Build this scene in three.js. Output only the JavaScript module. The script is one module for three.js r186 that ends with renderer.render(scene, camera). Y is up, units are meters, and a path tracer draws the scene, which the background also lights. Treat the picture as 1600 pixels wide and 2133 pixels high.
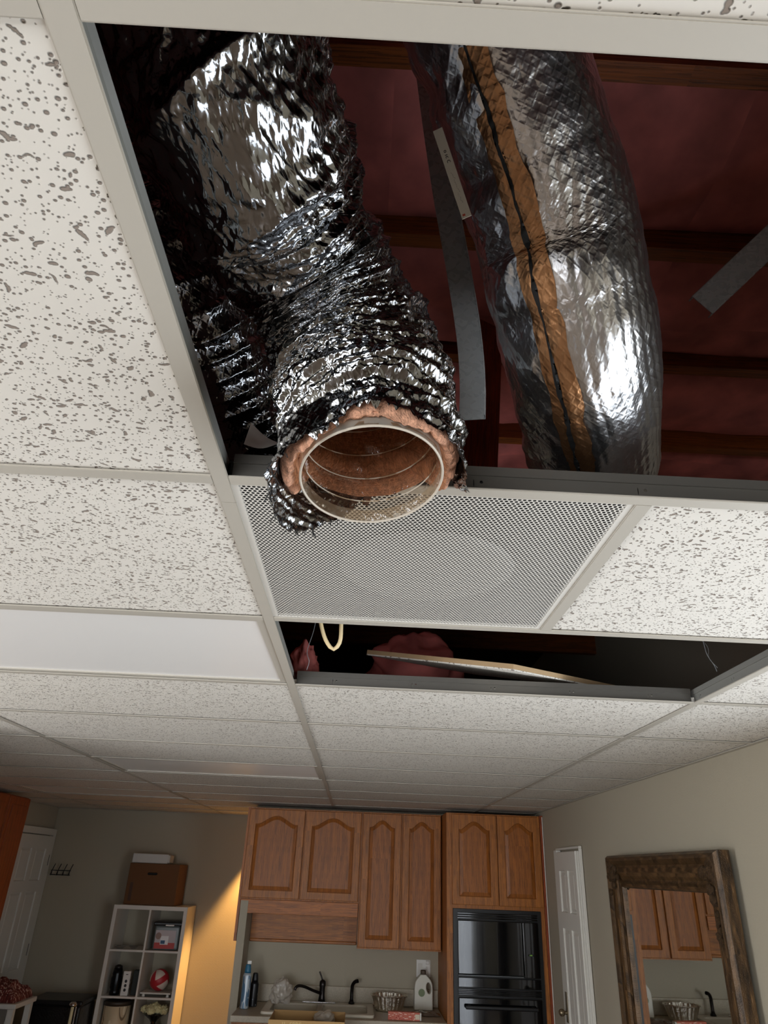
import * as THREE from 'three';
import { RoundedBoxGeometry } from 'three/addons/geometries/RoundedBoxGeometry.js';
import { mergeGeometries, mergeVertices } from 'three/addons/utils/BufferGeometryUtils.js';
import { RectAreaLightUniformsLib } from 'three/addons/lights/RectAreaLightUniformsLib.js';

// ------------------------------------------------------------------ camera, sky, lights, exposure
const scene = new THREE.Scene();
const camera = new THREE.PerspectiveCamera(73.034, 1600 / 2133, 0.05, 60);
camera.position.set(0, 1.857, 0);
camera.rotation.set(0.4798, -0.0176, 0.0415, 'YXZ');
scene.background = new THREE.Color(0.88, 0.95, 1.0);      // bright even overcast sky, seen only through the glass
scene.backgroundIntensity = 3.4;
const renderer = new THREE.WebGLRenderer({ antialias: true });
renderer.toneMapping = THREE.LinearToneMapping;
renderer.toneMappingExposure = 0.96;
renderer.shadowMap.enabled = true;
RectAreaLightUniformsLib.init();
function daylight(x, y, z, w, h, tx, ty, tz, power, color = 0xf6f9ff) {     // daylight of one glazed opening, same size as its glass
  const l = new THREE.RectAreaLight(color, power, w, h);
  l.position.set(x, y, z); l.lookAt(tx, ty, tz); l.name = 'window_daylight'; scene.add(l);
}
daylight(1.48, 1.08, -1.15, 2.0, 1.9, 0, 1.08, -1.15, 3.7, 0xeaf3ff);
daylight(-3.18, 1.35, -1.3, 2.0, 1.2, 0, 1.35, -1.3, 7.8);  // daylight of the added left window, lifts right wall and mid ceiling
daylight(-1.6, 1.25, 2.58, 2.4, 1.5, -1.6, 1.25, 0, 9.6);
const spot = new THREE.SpotLight(0xffbf6c, 26, 0, 0.60, 0.25, 2);   // warm recessed downlight in the passage behind the kitchen
spot.position.set(-0.93, 2.325, -7.93); spot.target.position.set(-0.93, 0, -7.93);
spot.castShadow = true; spot.shadow.radius = 1.2; spot.name = 'downlight_beam'; scene.add(spot, spot.target);

// ------------------------------------------------------------------ helpers
const V = (x, y, z) => new THREE.Vector3(x, y, z);
let seed = 7;
const rnd = () => { seed = (seed + 0x6d2b79f5) | 0; let t = Math.imul(seed ^ (seed >>> 15), 1 | seed); t = (t + Math.imul(t ^ (t >>> 7), 61 | t)) ^ t; return ((t ^ (t >>> 14)) >>> 0) / 4294967296; };
const rr = (a, b) => a + (b - a) * rnd();
const clamp = (x, a, b) => Math.min(b, Math.max(a, x));
const lerp = (a, b, t) => a + (b - a) * t;
const sstep = (a, b, x) => { const t = clamp((x - a) / (b - a), 0, 1); return t * t * (3 - 2 * t); };
const hash = (x, y, s) => { let h = Math.imul(x, 374761393) ^ Math.imul(y, 668265263) ^ Math.imul(s, 1274126177); h = Math.imul(h ^ (h >>> 13), 1274126177); return ((h ^ (h >>> 16)) >>> 0) / 4294967296; };
const wrap = (i, p) => (p ? ((i % p) + p) % p : i);
function vnoise(x, y, s = 0, p = 0) {                        // smooth value noise -1..1
  const xi = Math.floor(x), yi = Math.floor(y), fx = x - xi, fy = y - yi, u = fx * fx * (3 - 2 * fx), v = fy * fy * (3 - 2 * fy);
  const h = (a, b) => hash(wrap(a, p), wrap(b, p), s);
  return lerp(lerp(h(xi, yi), h(xi + 1, yi), u), lerp(h(xi, yi + 1), h(xi + 1, yi + 1), u), v) * 2 - 1;
}
const fbm = (x, y, s = 0, n = 4, p = 0) => { let a = 0, k = 1, q = 0; for (let i = 0; i < n; i++) { a += k * vnoise(x, y, s + i, p); q += k; k *= 0.5; x *= 2; y *= 2; p *= 2; } return a / q; };
function tri(x, y, s = 0, p = 0) {                            // flat facets with sharp creases, -1..1: crumpled foil
  const xi = Math.floor(x), yi = Math.floor(y), fx = x - xi, fy = y - yi, h = (a, b) => hash(wrap(a, p), wrap(b, p), s) * 2 - 1;
  const a = h(xi, yi), b = h(xi + 1, yi), c = h(xi, yi + 1), d = h(xi + 1, yi + 1);
  if (hash(wrap(xi, p), wrap(yi, p), s + 77) > 0.5) return fx + fy < 1 ? a + (b - a) * fx + (c - a) * fy : d + (c - d) * (1 - fx) + (b - d) * (1 - fy);
  return fx > fy ? a + (b - a) * fx + (d - b) * fy : a + (d - c) * fx + (c - a) * fy;
}
const names = {};
const numbered = (n) => { const k = (names[n] = (names[n] ?? -1) + 1); return k ? `${n}_${String(k).padStart(3, '0')}` : n; };
function shade(o) { o.castShadow = true; o.receiveShadow = true; return o; }
function thing(name, label, category, pos = [0, 0, 0], turn = 0, group) {
  const o = new THREE.Group(); o.name = numbered(name); o.position.set(...pos); o.rotation.y = turn;
  o.userData = { label, category }; if (group) o.userData.group = group; scene.add(o); return o;
}
function struct(name, geo, mat) {
  const o = geo ? shade(new THREE.Mesh(geo, mat)) : new THREE.Group(); o.name = name; o.userData.kind = 'structure'; scene.add(o); return o;
}
function part(parent, name, geo, mat, label) {
  const o = shade(new THREE.Mesh(geo, mat)); o.name = name; if (label) o.userData.label = label; parent.add(o); return o;
}
function solo(name, geo, mat, label, category, pos = [0, 0, 0], group) {
  const o = shade(new THREE.Mesh(geo, mat)); o.name = numbered(name); o.position.set(...pos); o.userData = { label, category }; if (group) o.userData.group = group; scene.add(o); return o;
}
function uvm(g, ox = 0, oy = 0) {                              // uv in metres from the facing of each vertex
  const p = g.attributes.position, n = g.attributes.normal, uv = new Float32Array(p.count * 2);
  for (let i = 0; i < p.count; i++) {
    const a = Math.abs(n.getX(i)), b = Math.abs(n.getY(i)), c = Math.abs(n.getZ(i)), x = p.getX(i), y = p.getY(i), z = p.getZ(i);
    const [u, v] = b > a && b > c ? [x, z] : a > c ? [z, y] : [x, y];
    uv[i * 2] = u + ox; uv[i * 2 + 1] = v + oy;
  }
  g.setAttribute('uv', new THREE.BufferAttribute(uv, 2)); return g;
}
const box = (w, h, d, x = 0, y = 0, z = 0) => uvm(new THREE.BoxGeometry(w, h, d).translate(x, y, z), rr(0, 9), rr(0, 9));
const boxB = (x0, x1, y0, y1, z0, z1) => box(x1 - x0, y1 - y0, z1 - z0, (x0 + x1) / 2, (y0 + y1) / 2, (z0 + z1) / 2);
const rbox = (w, h, d, r, x = 0, y = 0, z = 0, seg = 2) => uvm(new RoundedBoxGeometry(w, h, d, seg, r).translate(x, y, z), rr(0, 9), rr(0, 9));
const rboxB = (x0, x1, y0, y1, z0, z1, r) => rbox(x1 - x0, y1 - y0, z1 - z0, r, (x0 + x1) / 2, (y0 + y1) / 2, (z0 + z1) / 2, 1);
const cyl = (r0, r1, h, x = 0, y = 0, z = 0, n = 28) => new THREE.CylinderGeometry(r0, r1, h, n).translate(x, y, z);
const lathe = (pts, n = 40) => new THREE.LatheGeometry(pts.map(([a, b]) => new THREE.Vector2(a, b)), n);
const curve = (pts) => new THREE.CatmullRomCurve3(pts.map((q) => V(...q)), false, 'centripetal');
const tube = (pts, r, n = 40, m = 10) => new THREE.TubeGeometry(curve(pts), n, r, m);
const merge = (a) => mergeGeometries(a.map((g) => (g.index ? g.toNonIndexed() : g)).map((g) => { const h = new THREE.BufferGeometry(); for (const k of ['position', 'normal', 'uv']) h.setAttribute(k, g.attributes[k] ?? new THREE.BufferAttribute(new Float32Array(g.attributes.position.count * 2), 2)); return h; }));
function grid(nu, nv, f, closed = false) {                     // surface f(u, v) -> [x, y, z, s, t]
  const pos = [], uv = [], idx = [];
  for (let i = 0; i <= nu; i++) for (let j = 0; j <= nv; j++) { const q = f(i / nu, j / nv); pos.push(q[0], q[1], q[2]); uv.push(q[3] ?? i / nu, q[4] ?? j / nv); }
  for (let i = 0; i < nu; i++) for (let j = 0; j < nv; j++) { const a = i * (nv + 1) + j, b = a + nv + 1; idx.push(a, b, a + 1, b, b + 1, a + 1); }
  const g = new THREE.BufferGeometry(); g.setAttribute('position', new THREE.Float32BufferAttribute(pos, 3)); g.setAttribute('uv', new THREE.Float32BufferAttribute(uv, 2)); g.setIndex(idx); g.computeVertexNormals();
  if (closed) { const n = g.attributes.normal; for (let i = 0; i <= nu; i++) { const a = i * (nv + 1), b = a + nv, m = V(n.getX(a) + n.getX(b), n.getY(a) + n.getY(b), n.getZ(a) + n.getZ(b)).normalize(); n.setXYZ(a, m.x, m.y, m.z); n.setXYZ(b, m.x, m.y, m.z); } }
  return g;
}
function lump(r, sx, sy, sz, amp, freq, s, n = 28) {            // irregular soft body
  return grid(n, n * 2, (u, v) => {
    const a = u * Math.PI, b = v * Math.PI * 2, x = Math.sin(a) * Math.cos(b), y = Math.cos(a), z = Math.sin(a) * Math.sin(b);
    const k = r * (1 + amp * (fbm(x * freq + 9, y * freq + z * freq * 0.7, s, 3) + 0.6 * fbm(z * freq + 5, x * freq * 0.6 - y * freq, s + 9, 3)));
    return [x * k * sx, y * k * sy, z * k * sz, u * 0.5, v];
  }, true);
}
function tex(w, h, f, srgb = true) {
  const d = new Uint8Array(w * h * 4);
  for (let y = 0; y < h; y++) for (let x = 0; x < w; x++) { const c = f(x, y), o = (y * w + x) * 4; d[o] = clamp(c[0], 0, 255); d[o + 1] = clamp(c[1], 0, 255); d[o + 2] = clamp(c[2], 0, 255); d[o + 3] = 255; }
  return finish(new THREE.DataTexture(d, w, h), srgb);
}
function finish(t, srgb) {
  t.wrapS = t.wrapT = THREE.RepeatWrapping; t.magFilter = THREE.LinearFilter; t.minFilter = THREE.LinearMipmapLinearFilter; t.generateMipmaps = true; t.anisotropy = 8;
  if (srgb) t.colorSpace = THREE.SRGBColorSpace; t.needsUpdate = true; return t;
}
function canvasTex(w, h, draw, srgb = true) { const c = document.createElement('canvas'); c.width = w; c.height = h; draw(c.getContext('2d'), w, h); return finish(new THREE.CanvasTexture(c), srgb); }
const sized = (t, w, h = w) => { const c = t.clone(); c.repeat.set(1 / w, 1 / h); c.needsUpdate = true; return c; };
const std = (color, roughness = 0.7, extra = {}) => new THREE.MeshStandardMaterial({ color, roughness, ...extra });
const phys = (color, roughness = 0.5, extra = {}) => new THREE.MeshPhysicalMaterial({ color, roughness, ...extra });

// ------------------------------------------------------------------ textures and materials
const TN = 1024;
function pits(draw) {                                           // the same pits for colour and relief
  const keep = seed; seed = 4242; draw(); seed = keep;
}
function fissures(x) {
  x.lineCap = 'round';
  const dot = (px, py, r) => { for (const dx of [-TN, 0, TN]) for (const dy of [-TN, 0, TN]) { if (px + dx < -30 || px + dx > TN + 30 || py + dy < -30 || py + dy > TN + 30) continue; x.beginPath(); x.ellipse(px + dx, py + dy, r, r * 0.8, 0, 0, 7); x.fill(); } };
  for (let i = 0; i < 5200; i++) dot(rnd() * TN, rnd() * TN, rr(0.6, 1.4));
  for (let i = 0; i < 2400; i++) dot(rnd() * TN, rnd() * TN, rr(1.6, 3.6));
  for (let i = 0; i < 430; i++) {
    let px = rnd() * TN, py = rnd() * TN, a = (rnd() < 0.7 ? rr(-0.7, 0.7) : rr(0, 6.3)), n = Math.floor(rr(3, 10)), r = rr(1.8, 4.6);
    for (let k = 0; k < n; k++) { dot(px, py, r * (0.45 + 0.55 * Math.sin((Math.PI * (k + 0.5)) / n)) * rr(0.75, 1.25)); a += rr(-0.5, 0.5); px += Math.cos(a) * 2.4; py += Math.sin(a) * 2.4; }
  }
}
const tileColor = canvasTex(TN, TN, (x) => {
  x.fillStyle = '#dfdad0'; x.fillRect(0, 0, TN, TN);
  pits(() => { x.fillStyle = '#8f8378'; fissures(x); });  // brownish pit colour, darkened to carry the shade of the recesses
});
const tileBump = canvasTex(TN, TN, (x) => { x.fillStyle = '#fff'; x.fillRect(0, 0, TN, TN); pits(() => { x.fillStyle = '#000'; fissures(x); }); }, false);
const M = {};
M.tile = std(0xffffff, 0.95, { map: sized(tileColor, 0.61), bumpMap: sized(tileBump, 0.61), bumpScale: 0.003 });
const plainBump = tex(256, 256, (x, y) => { const v = 128 + 90 * fbm(x / 16, y / 16, 3, 4, 16); return [v, v, v]; }, false);
M.tee = std(0xbab4a8, 0.45);
M.web = std(0x67645e, 0.5, { metalness: 0.5 });  // cross tee webs: steel grey darkened, their shade put into the colour
M.webMainLit = std(0x95958f, 0.5, { metalness: 0.3 });  // main tee webs: same steel, light from the glass door painted in
M.tileEdge = std(0xb69a74, 0.95, { bumpMap: sized(plainBump, 0.02), bumpScale: 0.001 });
M.wall = std(0xaca390, 0.85, { bumpMap: sized(plainBump, 0.06), bumpScale: 0.0006 });
M.white = std(0xd9d6cd, 0.5);
M.whiteGloss = std(0xe4e2dc, 0.3);
const oakMap = tex(512, 1024, (x, y) => {
  const u = x / 512, v = y / 1024, w = fbm(u * 3, v * 1.0, 11, 4, 0) * 0.9;
  const dist = Math.abs(u - 0.5 + 0.05 * Math.sin(v * 6.2832)) + 0.05 * fbm(u * 8, v * 2, 15, 3);
  const ring = Math.sin((dist * 26 + w * 3) * 2.2), grain = fbm(u * 150, v * 7, 21, 3), pore = fbm(u * 260, v * 14, 31, 2);
  let k = 1 + 0.05 * ring + 0.16 * grain; if (pore > 0.3) k -= 0.24;
  return [188 * k, 138 * k - 3, 88 * k - 6];
});
const oakBump = tex(512, 1024, (x, y) => { const v = 150 + 90 * fbm(x / 3.4, y / 73, 31, 2, 0); return [v, v, v]; }, false);
const oak = (tint, ox = 0) => { const m = sized(oakMap, 0.42, 0.95); m.offset.set(ox, ox * 1.7); return std(tint, 0.48, { map: m, bumpMap: sized(oakBump, 0.42, 0.95), bumpScale: 0.0004 }); };
M.oak = oak(0xe6c483); M.oakPanel = oak(0xdab474, 0.37); M.oakDark = oak(0xc47c55, 0.2); M.oakLight = oak(0xefc78e, 0.6);
const lie = (m) => { const c = m.clone(); c.map = m.map.clone(); c.map.rotation = Math.PI / 2; c.map.needsUpdate = true; c.bumpMap = m.bumpMap.clone(); c.bumpMap.rotation = Math.PI / 2; c.bumpMap.needsUpdate = true; return c; };
M.oakFlat = lie(M.oak); M.oakLightFlat = lie(M.oakLight);
M.joist = lie(oak(0xb58a62, 0.9));
M.floor = std(0x6f5d4b, 0.5, { map: sized(tex(256, 256, (x, y) => { const k = 225 + 30 * fbm(x / 20, y / 20, 66, 4, 0); return [k, k, k]; }), 0.9) });
const foilBump = tex(1024, 1024, (x, y) => {
  const u = x / 1024, v = y / 1024;
  let h = 0.5 * tri(u * 10, v * 10, 5, 10) + 0.32 * tri(u * 24 + 0.3 * 1, v * 24, 6, 24) + 0.18 * tri(u * 60, v * 60, 7, 60);
  const sc = Math.max(Math.pow(Math.abs(Math.sin(Math.PI * 16 * (u + v))), 10), Math.pow(Math.abs(Math.sin(Math.PI * 16 * (u - v))), 10));
  const a = 128 + 100 * h + 16 * sc; return [a, a, a];
}, false);
const foil = (scale, color, rough, size = 0.22) => phys(color, rough, { metalness: 1, bumpMap: sized(foilBump, size), bumpScale: scale, side: THREE.DoubleSide });
M.foil = foil(0.004, 0x96989b, 0.13);
M.foilSoft = foil(0.0026, 0xdadbdd, 0.28);
M.copperStrip = foil(0.004, 0xbb8c64, 0.42);
M.black = std(0x0b0c0d, 0.6, { side: THREE.DoubleSide });
const pinkMap = tex(256, 256, (x, y) => { const k = 1 + 0.22 * fbm(x / 14, y / 14, 44, 5, 0) + 0.12 * fbm(x / 3, y / 60, 45, 2, 0); return [216 * k, 162 * k, 132 * k]; });
M.fluff = std(0xffffff, 1, { map: sized(pinkMap, 0.08), bumpMap: sized(plainBump, 0.03), bumpScale: 0.003, side: THREE.DoubleSide });
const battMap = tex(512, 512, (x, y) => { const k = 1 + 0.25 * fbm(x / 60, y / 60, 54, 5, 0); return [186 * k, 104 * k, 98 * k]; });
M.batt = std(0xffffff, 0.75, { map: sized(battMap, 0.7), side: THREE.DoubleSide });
M.galv = std(0xb4b8b8, 0.5, { metalness: 0.25, roughnessMap: sized(tex(256, 256, (x, y) => { const v = 150 + 80 * tri(x / 16, y / 16, 9, 16); return [v, v, v]; }, false), 0.08), side: THREE.DoubleSide });
M.clear = phys(0xdfd3c4, 0.16, { transmission: 1, thickness: 0, ior: 1.62, bumpMap: sized(foilBump, 0.16), bumpScale: 0.003, side: THREE.DoubleSide });
M.clearRim = phys(0xeee6d8, 0.3, { transmission: 0.72, thickness: 0, ior: 1.5, side: THREE.DoubleSide });
M.hoop = std(0xcdc3b3, 0.4);
M.pane = phys(0xffffff, 0.02, { transmission: 1, thickness: 0, ior: 1.5 });
M.mirror = std(0xe9ece9, 0.015, { metalness: 1 });
M.ebony = phys(0x07080a, 0.09, { clearcoat: 0.6, clearcoatRoughness: 0.03 });
M.ebonyMatt = std(0x0d0e10, 0.4);
M.chrome = std(0xd5d7d9, 0.1, { metalness: 1 });
M.bronze = std(0x2a2523, 0.25, { metalness: 0.7 });
M.laminate = std(0xc9bda6, 0.45, { map: sized(tex(256, 256, (x, y) => { const k = 232 + 22 * fbm(x / 5, y / 5, 61, 3, 0); return [k, k, k]; }), 0.2) });
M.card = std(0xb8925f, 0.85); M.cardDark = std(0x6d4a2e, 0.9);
M.acrylic = phys(0xeceae6, 0.35, {});

// ------------------------------------------------------------------ the shell of the room
const CEIL = 2.341, XL = -3.2, XR = 1.5, ZB = 2.6, ZF = -8.15, TOP = 3.55, T = 0.6096;
const xA = -0.2183, z0 = -0.2486, colX = (c) => xA + c * T, rowZ = (k) => z0 - k * T;
struct('floor', boxB(XL - 0.1, XR + 0.1, -0.1, 0, ZF - 0.1, ZB + 0.1), M.floor);
const wl = struct('wall_left');                                 // with an added, unseen window that brightens the right wall
part(wl, 'wall_panel', boxB(XL - 0.12, XL, 0, TOP, ZF, -2.36), M.wall);
part(wl, 'wall_panel', boxB(XL - 0.12, XL, 0, TOP, -0.24, ZB), M.wall);
part(wl, 'wall_panel', boxB(XL - 0.12, XL, 0, 0.69, -2.36, -0.24), M.wall);
part(wl, 'wall_panel', boxB(XL - 0.12, XL, 2.01, TOP, -2.36, -0.24), M.wall);
const w2 = struct('added_window_2');
const wf2 = part(w2, 'window_frame', merge([boxB(XL - 0.09, XL - 0.03, 0.69, 2.01, -2.36, -2.31), boxB(XL - 0.09, XL - 0.03, 0.69, 2.01, -0.29, -0.24), boxB(XL - 0.09, XL - 0.03, 0.74, 1.96, -1.33, -1.27), boxB(XL - 0.09, XL - 0.03, 0.69, 0.74, -2.31, -0.29), boxB(XL - 0.09, XL - 0.03, 1.96, 2.01, -2.31, -0.29)]), M.whiteGloss);
for (const [a, b] of [[-2.31, -1.33], [-1.27, -0.29]]) part(wf2, 'pane', boxB(XL - 0.062, XL - 0.058, 0.74, 1.96, a, b), M.pane);
struct('wall_far', boxB(XL - 0.12, XR + 0.12, 0, TOP, ZF - 0.12, ZF), M.wall);
struct('added_shade_wall', boxB(XL, -1.78, 0, CEIL - 0.002, -3.06, -2.94), M.wall);   // added unseen wall, keeps window light off the far left
const wr = struct('wall_right');                                // with the sliding glass door to the garden, z -2.2 .. -0.1
part(wr, 'wall_panel', boxB(XR, XR + 0.12, 0, TOP, ZF, -2.2), M.wall);
part(wr, 'wall_panel', boxB(XR, XR + 0.12, 0, TOP, -0.1, ZB), M.wall);
part(wr, 'wall_panel', boxB(XR, XR + 0.12, 2.06, TOP, -2.2, -0.1), M.wall);
const wb = struct('wall_back');                                 // behind the camera, with a wide window
part(wb, 'wall_panel', boxB(XL - 0.12, -2.85, 0, TOP, ZB, ZB + 0.12), M.wall);
part(wb, 'wall_panel', boxB(-0.35, XR + 0.12, 0, TOP, ZB, ZB + 0.12), M.wall);
part(wb, 'wall_panel', boxB(-2.85, -0.35, 0, 0.48, ZB, ZB + 0.12), M.wall);
part(wb, 'wall_panel', boxB(-2.85, -0.35, 2.02, TOP, ZB, ZB + 0.12), M.wall);
const d3 = struct('door_3');                                    // sliding glass door
for (const [a, b] of [[-2.2, -1.12], [-1.18, -0.1]]) {
  const x = XR + (a < -2 ? 0.035 : 0.075), f = part(d3, 'door_frame', merge([boxB(x - 0.018, x + 0.018, 0.0, 2.06, a, a + 0.055), boxB(x - 0.018, x + 0.018, 0.0, 2.06, b - 0.055, b), boxB(x - 0.018, x + 0.018, 0.0, 0.08, a + 0.055, b - 0.055), boxB(x - 0.018, x + 0.018, 1.99, 2.06, a + 0.055, b - 0.055)]), M.whiteGloss);
  part(f, 'pane', boxB(x - 0.003, x + 0.003, 0.08, 1.99, a + 0.055, b - 0.055), M.pane);
}
const w1 = struct('window_1');
const wf = part(w1, 'window_frame', merge([boxB(-2.85, -2.8, 0.48, 2.02, ZB + 0.03, ZB + 0.09), boxB(-0.4, -0.35, 0.48, 2.02, ZB + 0.03, ZB + 0.09), boxB(-1.63, -1.57, 0.53, 1.97, ZB + 0.03, ZB + 0.09), boxB(-2.8, -0.4, 0.48, 0.53, ZB + 0.03, ZB + 0.09), boxB(-2.8, -0.4, 1.97, 2.02, ZB + 0.03, ZB + 0.09)]), M.whiteGloss);
for (const [a, b] of [[-2.8, -1.63], [-1.57, -0.4]]) part(wf, 'pane', boxB(a, b, 0.53, 1.97, ZB + 0.058, ZB + 0.062), M.pane);
struct('ground', boxB(-14, 14, -0.35, -0.12, -14, 14), std(0x9d988d, 0.95));
struct('roof_deck', boxB(XL - 0.12, XR + 0.12, TOP, TOP + 0.1, ZF - 0.12, ZB + 0.12), std(0x3c3029, 0.95));
const sink = struct('wall_sink');                               // the wall behind the sink, a return beside the counter, and a header
part(sink, 'wall_panel', boxB(-0.905, XR, 0, CEIL - 0.002, -6.84, -6.72), M.wall);
part(sink, 'wall_return', boxB(-0.905, -0.845, 0, 1.615, -6.72, -6.4), M.wall);

// joists and insulation over the dropped ceiling
const framing = struct('joist_framing');
const joistZ = []; for (let k = -3; k < 10; k++) joistZ.push(-0.735 - 0.4064 * k);
for (const z of joistZ) part(framing, 'joist', boxB(XL, XR, 3.17, 3.4, z - 0.019, z + 0.019), M.joist);
joistZ.slice(0, 8).forEach((z, k) => {
  const za = z - 0.021, zb = z - 0.3855, yb = [3.2, 3.2, 3.19, 3.2, 3.185, 3.2, 3.21, 3.2][k];
  const g = grid(150, 26, (u, v) => {
    const x = lerp(XL + 0.02, XR - 0.02, u), z1 = lerp(za, zb, v), e = Math.sin(Math.PI * v) ** 0.5;
    const wav = 0.022 * fbm(x * 5, z1 * 5, 71 + k, 4) + 0.010 * tri(x * 8, z1 * 9, 72 + k) + 0.004 * tri(x * 22, z1 * 22, 73 + k);
    return [x, yb + 0.03 * (1 - e) + wav * (0.3 + 0.7 * e) , z1, x, z1];
  });
  const where = ['behind the camera over the room', 'behind the nearest ceiling tee', 'above the near edge of the large opening', 'above the foil ducts in the large opening', 'beyond the foil ducts, in shade', 'over the perforated grille', 'over the far ceiling opening', 'over the far tiles beyond the openings'][k];
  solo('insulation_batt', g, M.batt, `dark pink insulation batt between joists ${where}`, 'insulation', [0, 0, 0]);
});

// ------------------------------------------------------------------ dropped ceiling: tees and tiles
const ceiling = struct('ceiling');
function teeGeo(len, fw = 0.0238) { return merge([boxB(-fw / 2 + 0.0012, fw / 2 - 0.0012, 0, 0.0022, -len / 2, len / 2), boxB(-fw / 2, -fw / 2 + 0.0012, 0.0006, 0.0024, -len / 2, len / 2), boxB(fw / 2 - 0.0012, fw / 2, 0.0006, 0.0024, -len / 2, len / 2)]); }
function webGeo(len, n) {
  const s = new THREE.Shape(); s.moveTo(-len / 2, 0); s.lineTo(len / 2, 0); s.lineTo(len / 2, 0.028); s.lineTo(-len / 2, 0.028); s.closePath();
  for (let i = 0; i < n; i++) { const x = -len / 2 + (len * (i + 0.5)) / n; for (const [dx, dy, w, h] of [[0, 0.016, 0.0026, 0.0026], [0.011, 0.014, 0.0008, 0.006]]) { const p = new THREE.Path(); p.absellipse(x + dx, dy, w, h, 0, 6.2832, true); s.holes.push(p); } }
  const g = new THREE.ExtrudeGeometry(s, { depth: 0.0012, bevelEnabled: false, curveSegments: 5 }).translate(0, 0.0022, -0.0006).rotateY(Math.PI / 2);
  return merge([g, boxB(-0.0034, 0.0034, 0.0282, 0.043, -len / 2, len / 2)]);
}
const crossG = teeGeo(1.1944), crossW = webGeo(1.19, 5), shortG = teeGeo(0.585), shortW = webGeo(0.58, 3);
function tee(name, geo, web, x, z, alongX, lift = 0) {
  const m = part(ceiling, name, geo, M.tee); m.position.set(x, CEIL + lift, z); if (alongX) m.rotation.y = Math.PI / 2;
  part(m, 'web', web, alongX ? M.web : M.webMainLit);
}
const colLines = [-4, -2, 0, 2], rowLast = 12;
for (const c of colLines) {
  for (const [a, b] of [[2.6, 2.735], [-0.9233, 2.7333], [-4.5813, -0.9247], [-8.15, -4.5827]]) {
    const hi = Math.min(b, ZB); if (hi - a < 0.3) continue; const len = hi - a;
    tee('main_tee', teeGeo(len), webGeo(len, Math.round(len / 0.2)), colX(c), (hi + a) / 2, false);
  }
}
for (let k = -4; k <= rowLast; k++) {
  for (const c of [-4, -2, 0]) if (!(k > 10 && c === 0)) tee('cross_tee', crossG, crossW, colX(c + 1), rowZ(k), true, 0.0003);
  const wR = XR - colX(2) - 0.0125, wL = colX(-4) - XL - 0.0125;
  if (k <= 10) tee('cross_tee', (tee.r ??= teeGeo(wR)), (tee.rw ??= webGeo(wR, 2)), (colX(2) + XR) / 2 + 0.006, rowZ(k), true, 0.0003);
  tee('cross_tee', (tee.l ??= teeGeo(wL)), (tee.lw ??= webGeo(wL, 2)), (colX(-4) + XL) / 2 - 0.006, rowZ(k), true, 0.0003);
}
tee('cross_tee', shortG, shortW, colX(1), rowZ(1.5), false, 0.0003);
const angle = (x0, x1, z0_, z1, nx, nz) => part(ceiling, 'wall_angle', merge([boxB(Math.min(x0, x1), Math.max(x0, x1), CEIL - 0.0005, CEIL + 0.002, Math.min(z0_, z1), Math.max(z0_, z1)), nx ? boxB(nx > 0 ? x0 : x1 - 0.0015, nx > 0 ? x0 + 0.0015 : x1, CEIL, CEIL + 0.022, z0_, z1) : boxB(x0, x1, CEIL, CEIL + 0.022, nz > 0 ? z0_ : z1 - 0.0015, nz > 0 ? z0_ + 0.0015 : z1)]), M.tee);
angle(XR - 0.022, XR - 0.0002, -6.7, ZB, -1, 0); angle(XL + 0.0002, XL + 0.022, ZF, ZB, 1, 0); angle(XL, XR, ZF + 0.0002, ZF + 0.022, 0, 1); angle(XL, XR, ZB - 0.022, ZB - 0.0002, 0, -1);
// lay-in tiles: each one lies on the flanges, a hair uneven
const tileVariants = {};
function tileGeo(w, d) {
  const key = `${w.toFixed(3)},${d.toFixed(3)}`, list = (tileVariants[key] ??= []);
  if (list.length < 5) list.push(uvm(new THREE.BoxGeometry(w, 0.0155, d).translate(0, 0.00775, 0), rr(0, 0.6), rr(0, 0.6)));
  return list[Math.floor(rnd() * list.length)];
}
function layTile(x0, x1, za, zb) {                              // za nearer the camera than zb
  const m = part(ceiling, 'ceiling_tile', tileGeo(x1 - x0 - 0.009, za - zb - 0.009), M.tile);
  m.position.set((x0 + x1) / 2 + rr(-0.002, 0.002), CEIL + 0.0042 + rr(0, 0.0012), (za + zb) / 2 + rr(-0.002, 0.002));
  m.rotation.set(rr(-0.002, 0.002), rr(-0.001, 0.001), 0);
}
for (let k = -5; k <= rowLast; k++) {
  const za = k === -5 ? ZB - 0.004 : rowZ(k), zb = k === rowLast ? ZF + 0.004 : rowZ(k + 1);
  for (const c of [-6, -4, -2, 0, 2]) {
    if (c === 0 && (k === 0 || k === 2)) continue;                  // the two openings
    if ((c === -2 && (k === 2 || k === 6)) || (c === -4 && k === 9)) continue;  // light panels
    const x0 = c === -6 ? XL + 0.004 : colX(c), x1 = c === 2 ? XR - 0.004 : colX(c + 2);
    if (c === 0 && k === 1) { layTile(colX(1), colX(2), za, zb); continue; }
    if (k >= 10 && c >= 0 && k === 10) { layTile(x0, x1, za, -6.84); continue; }
    layTile(x0, x1, za, zb);
  }
}
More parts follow.
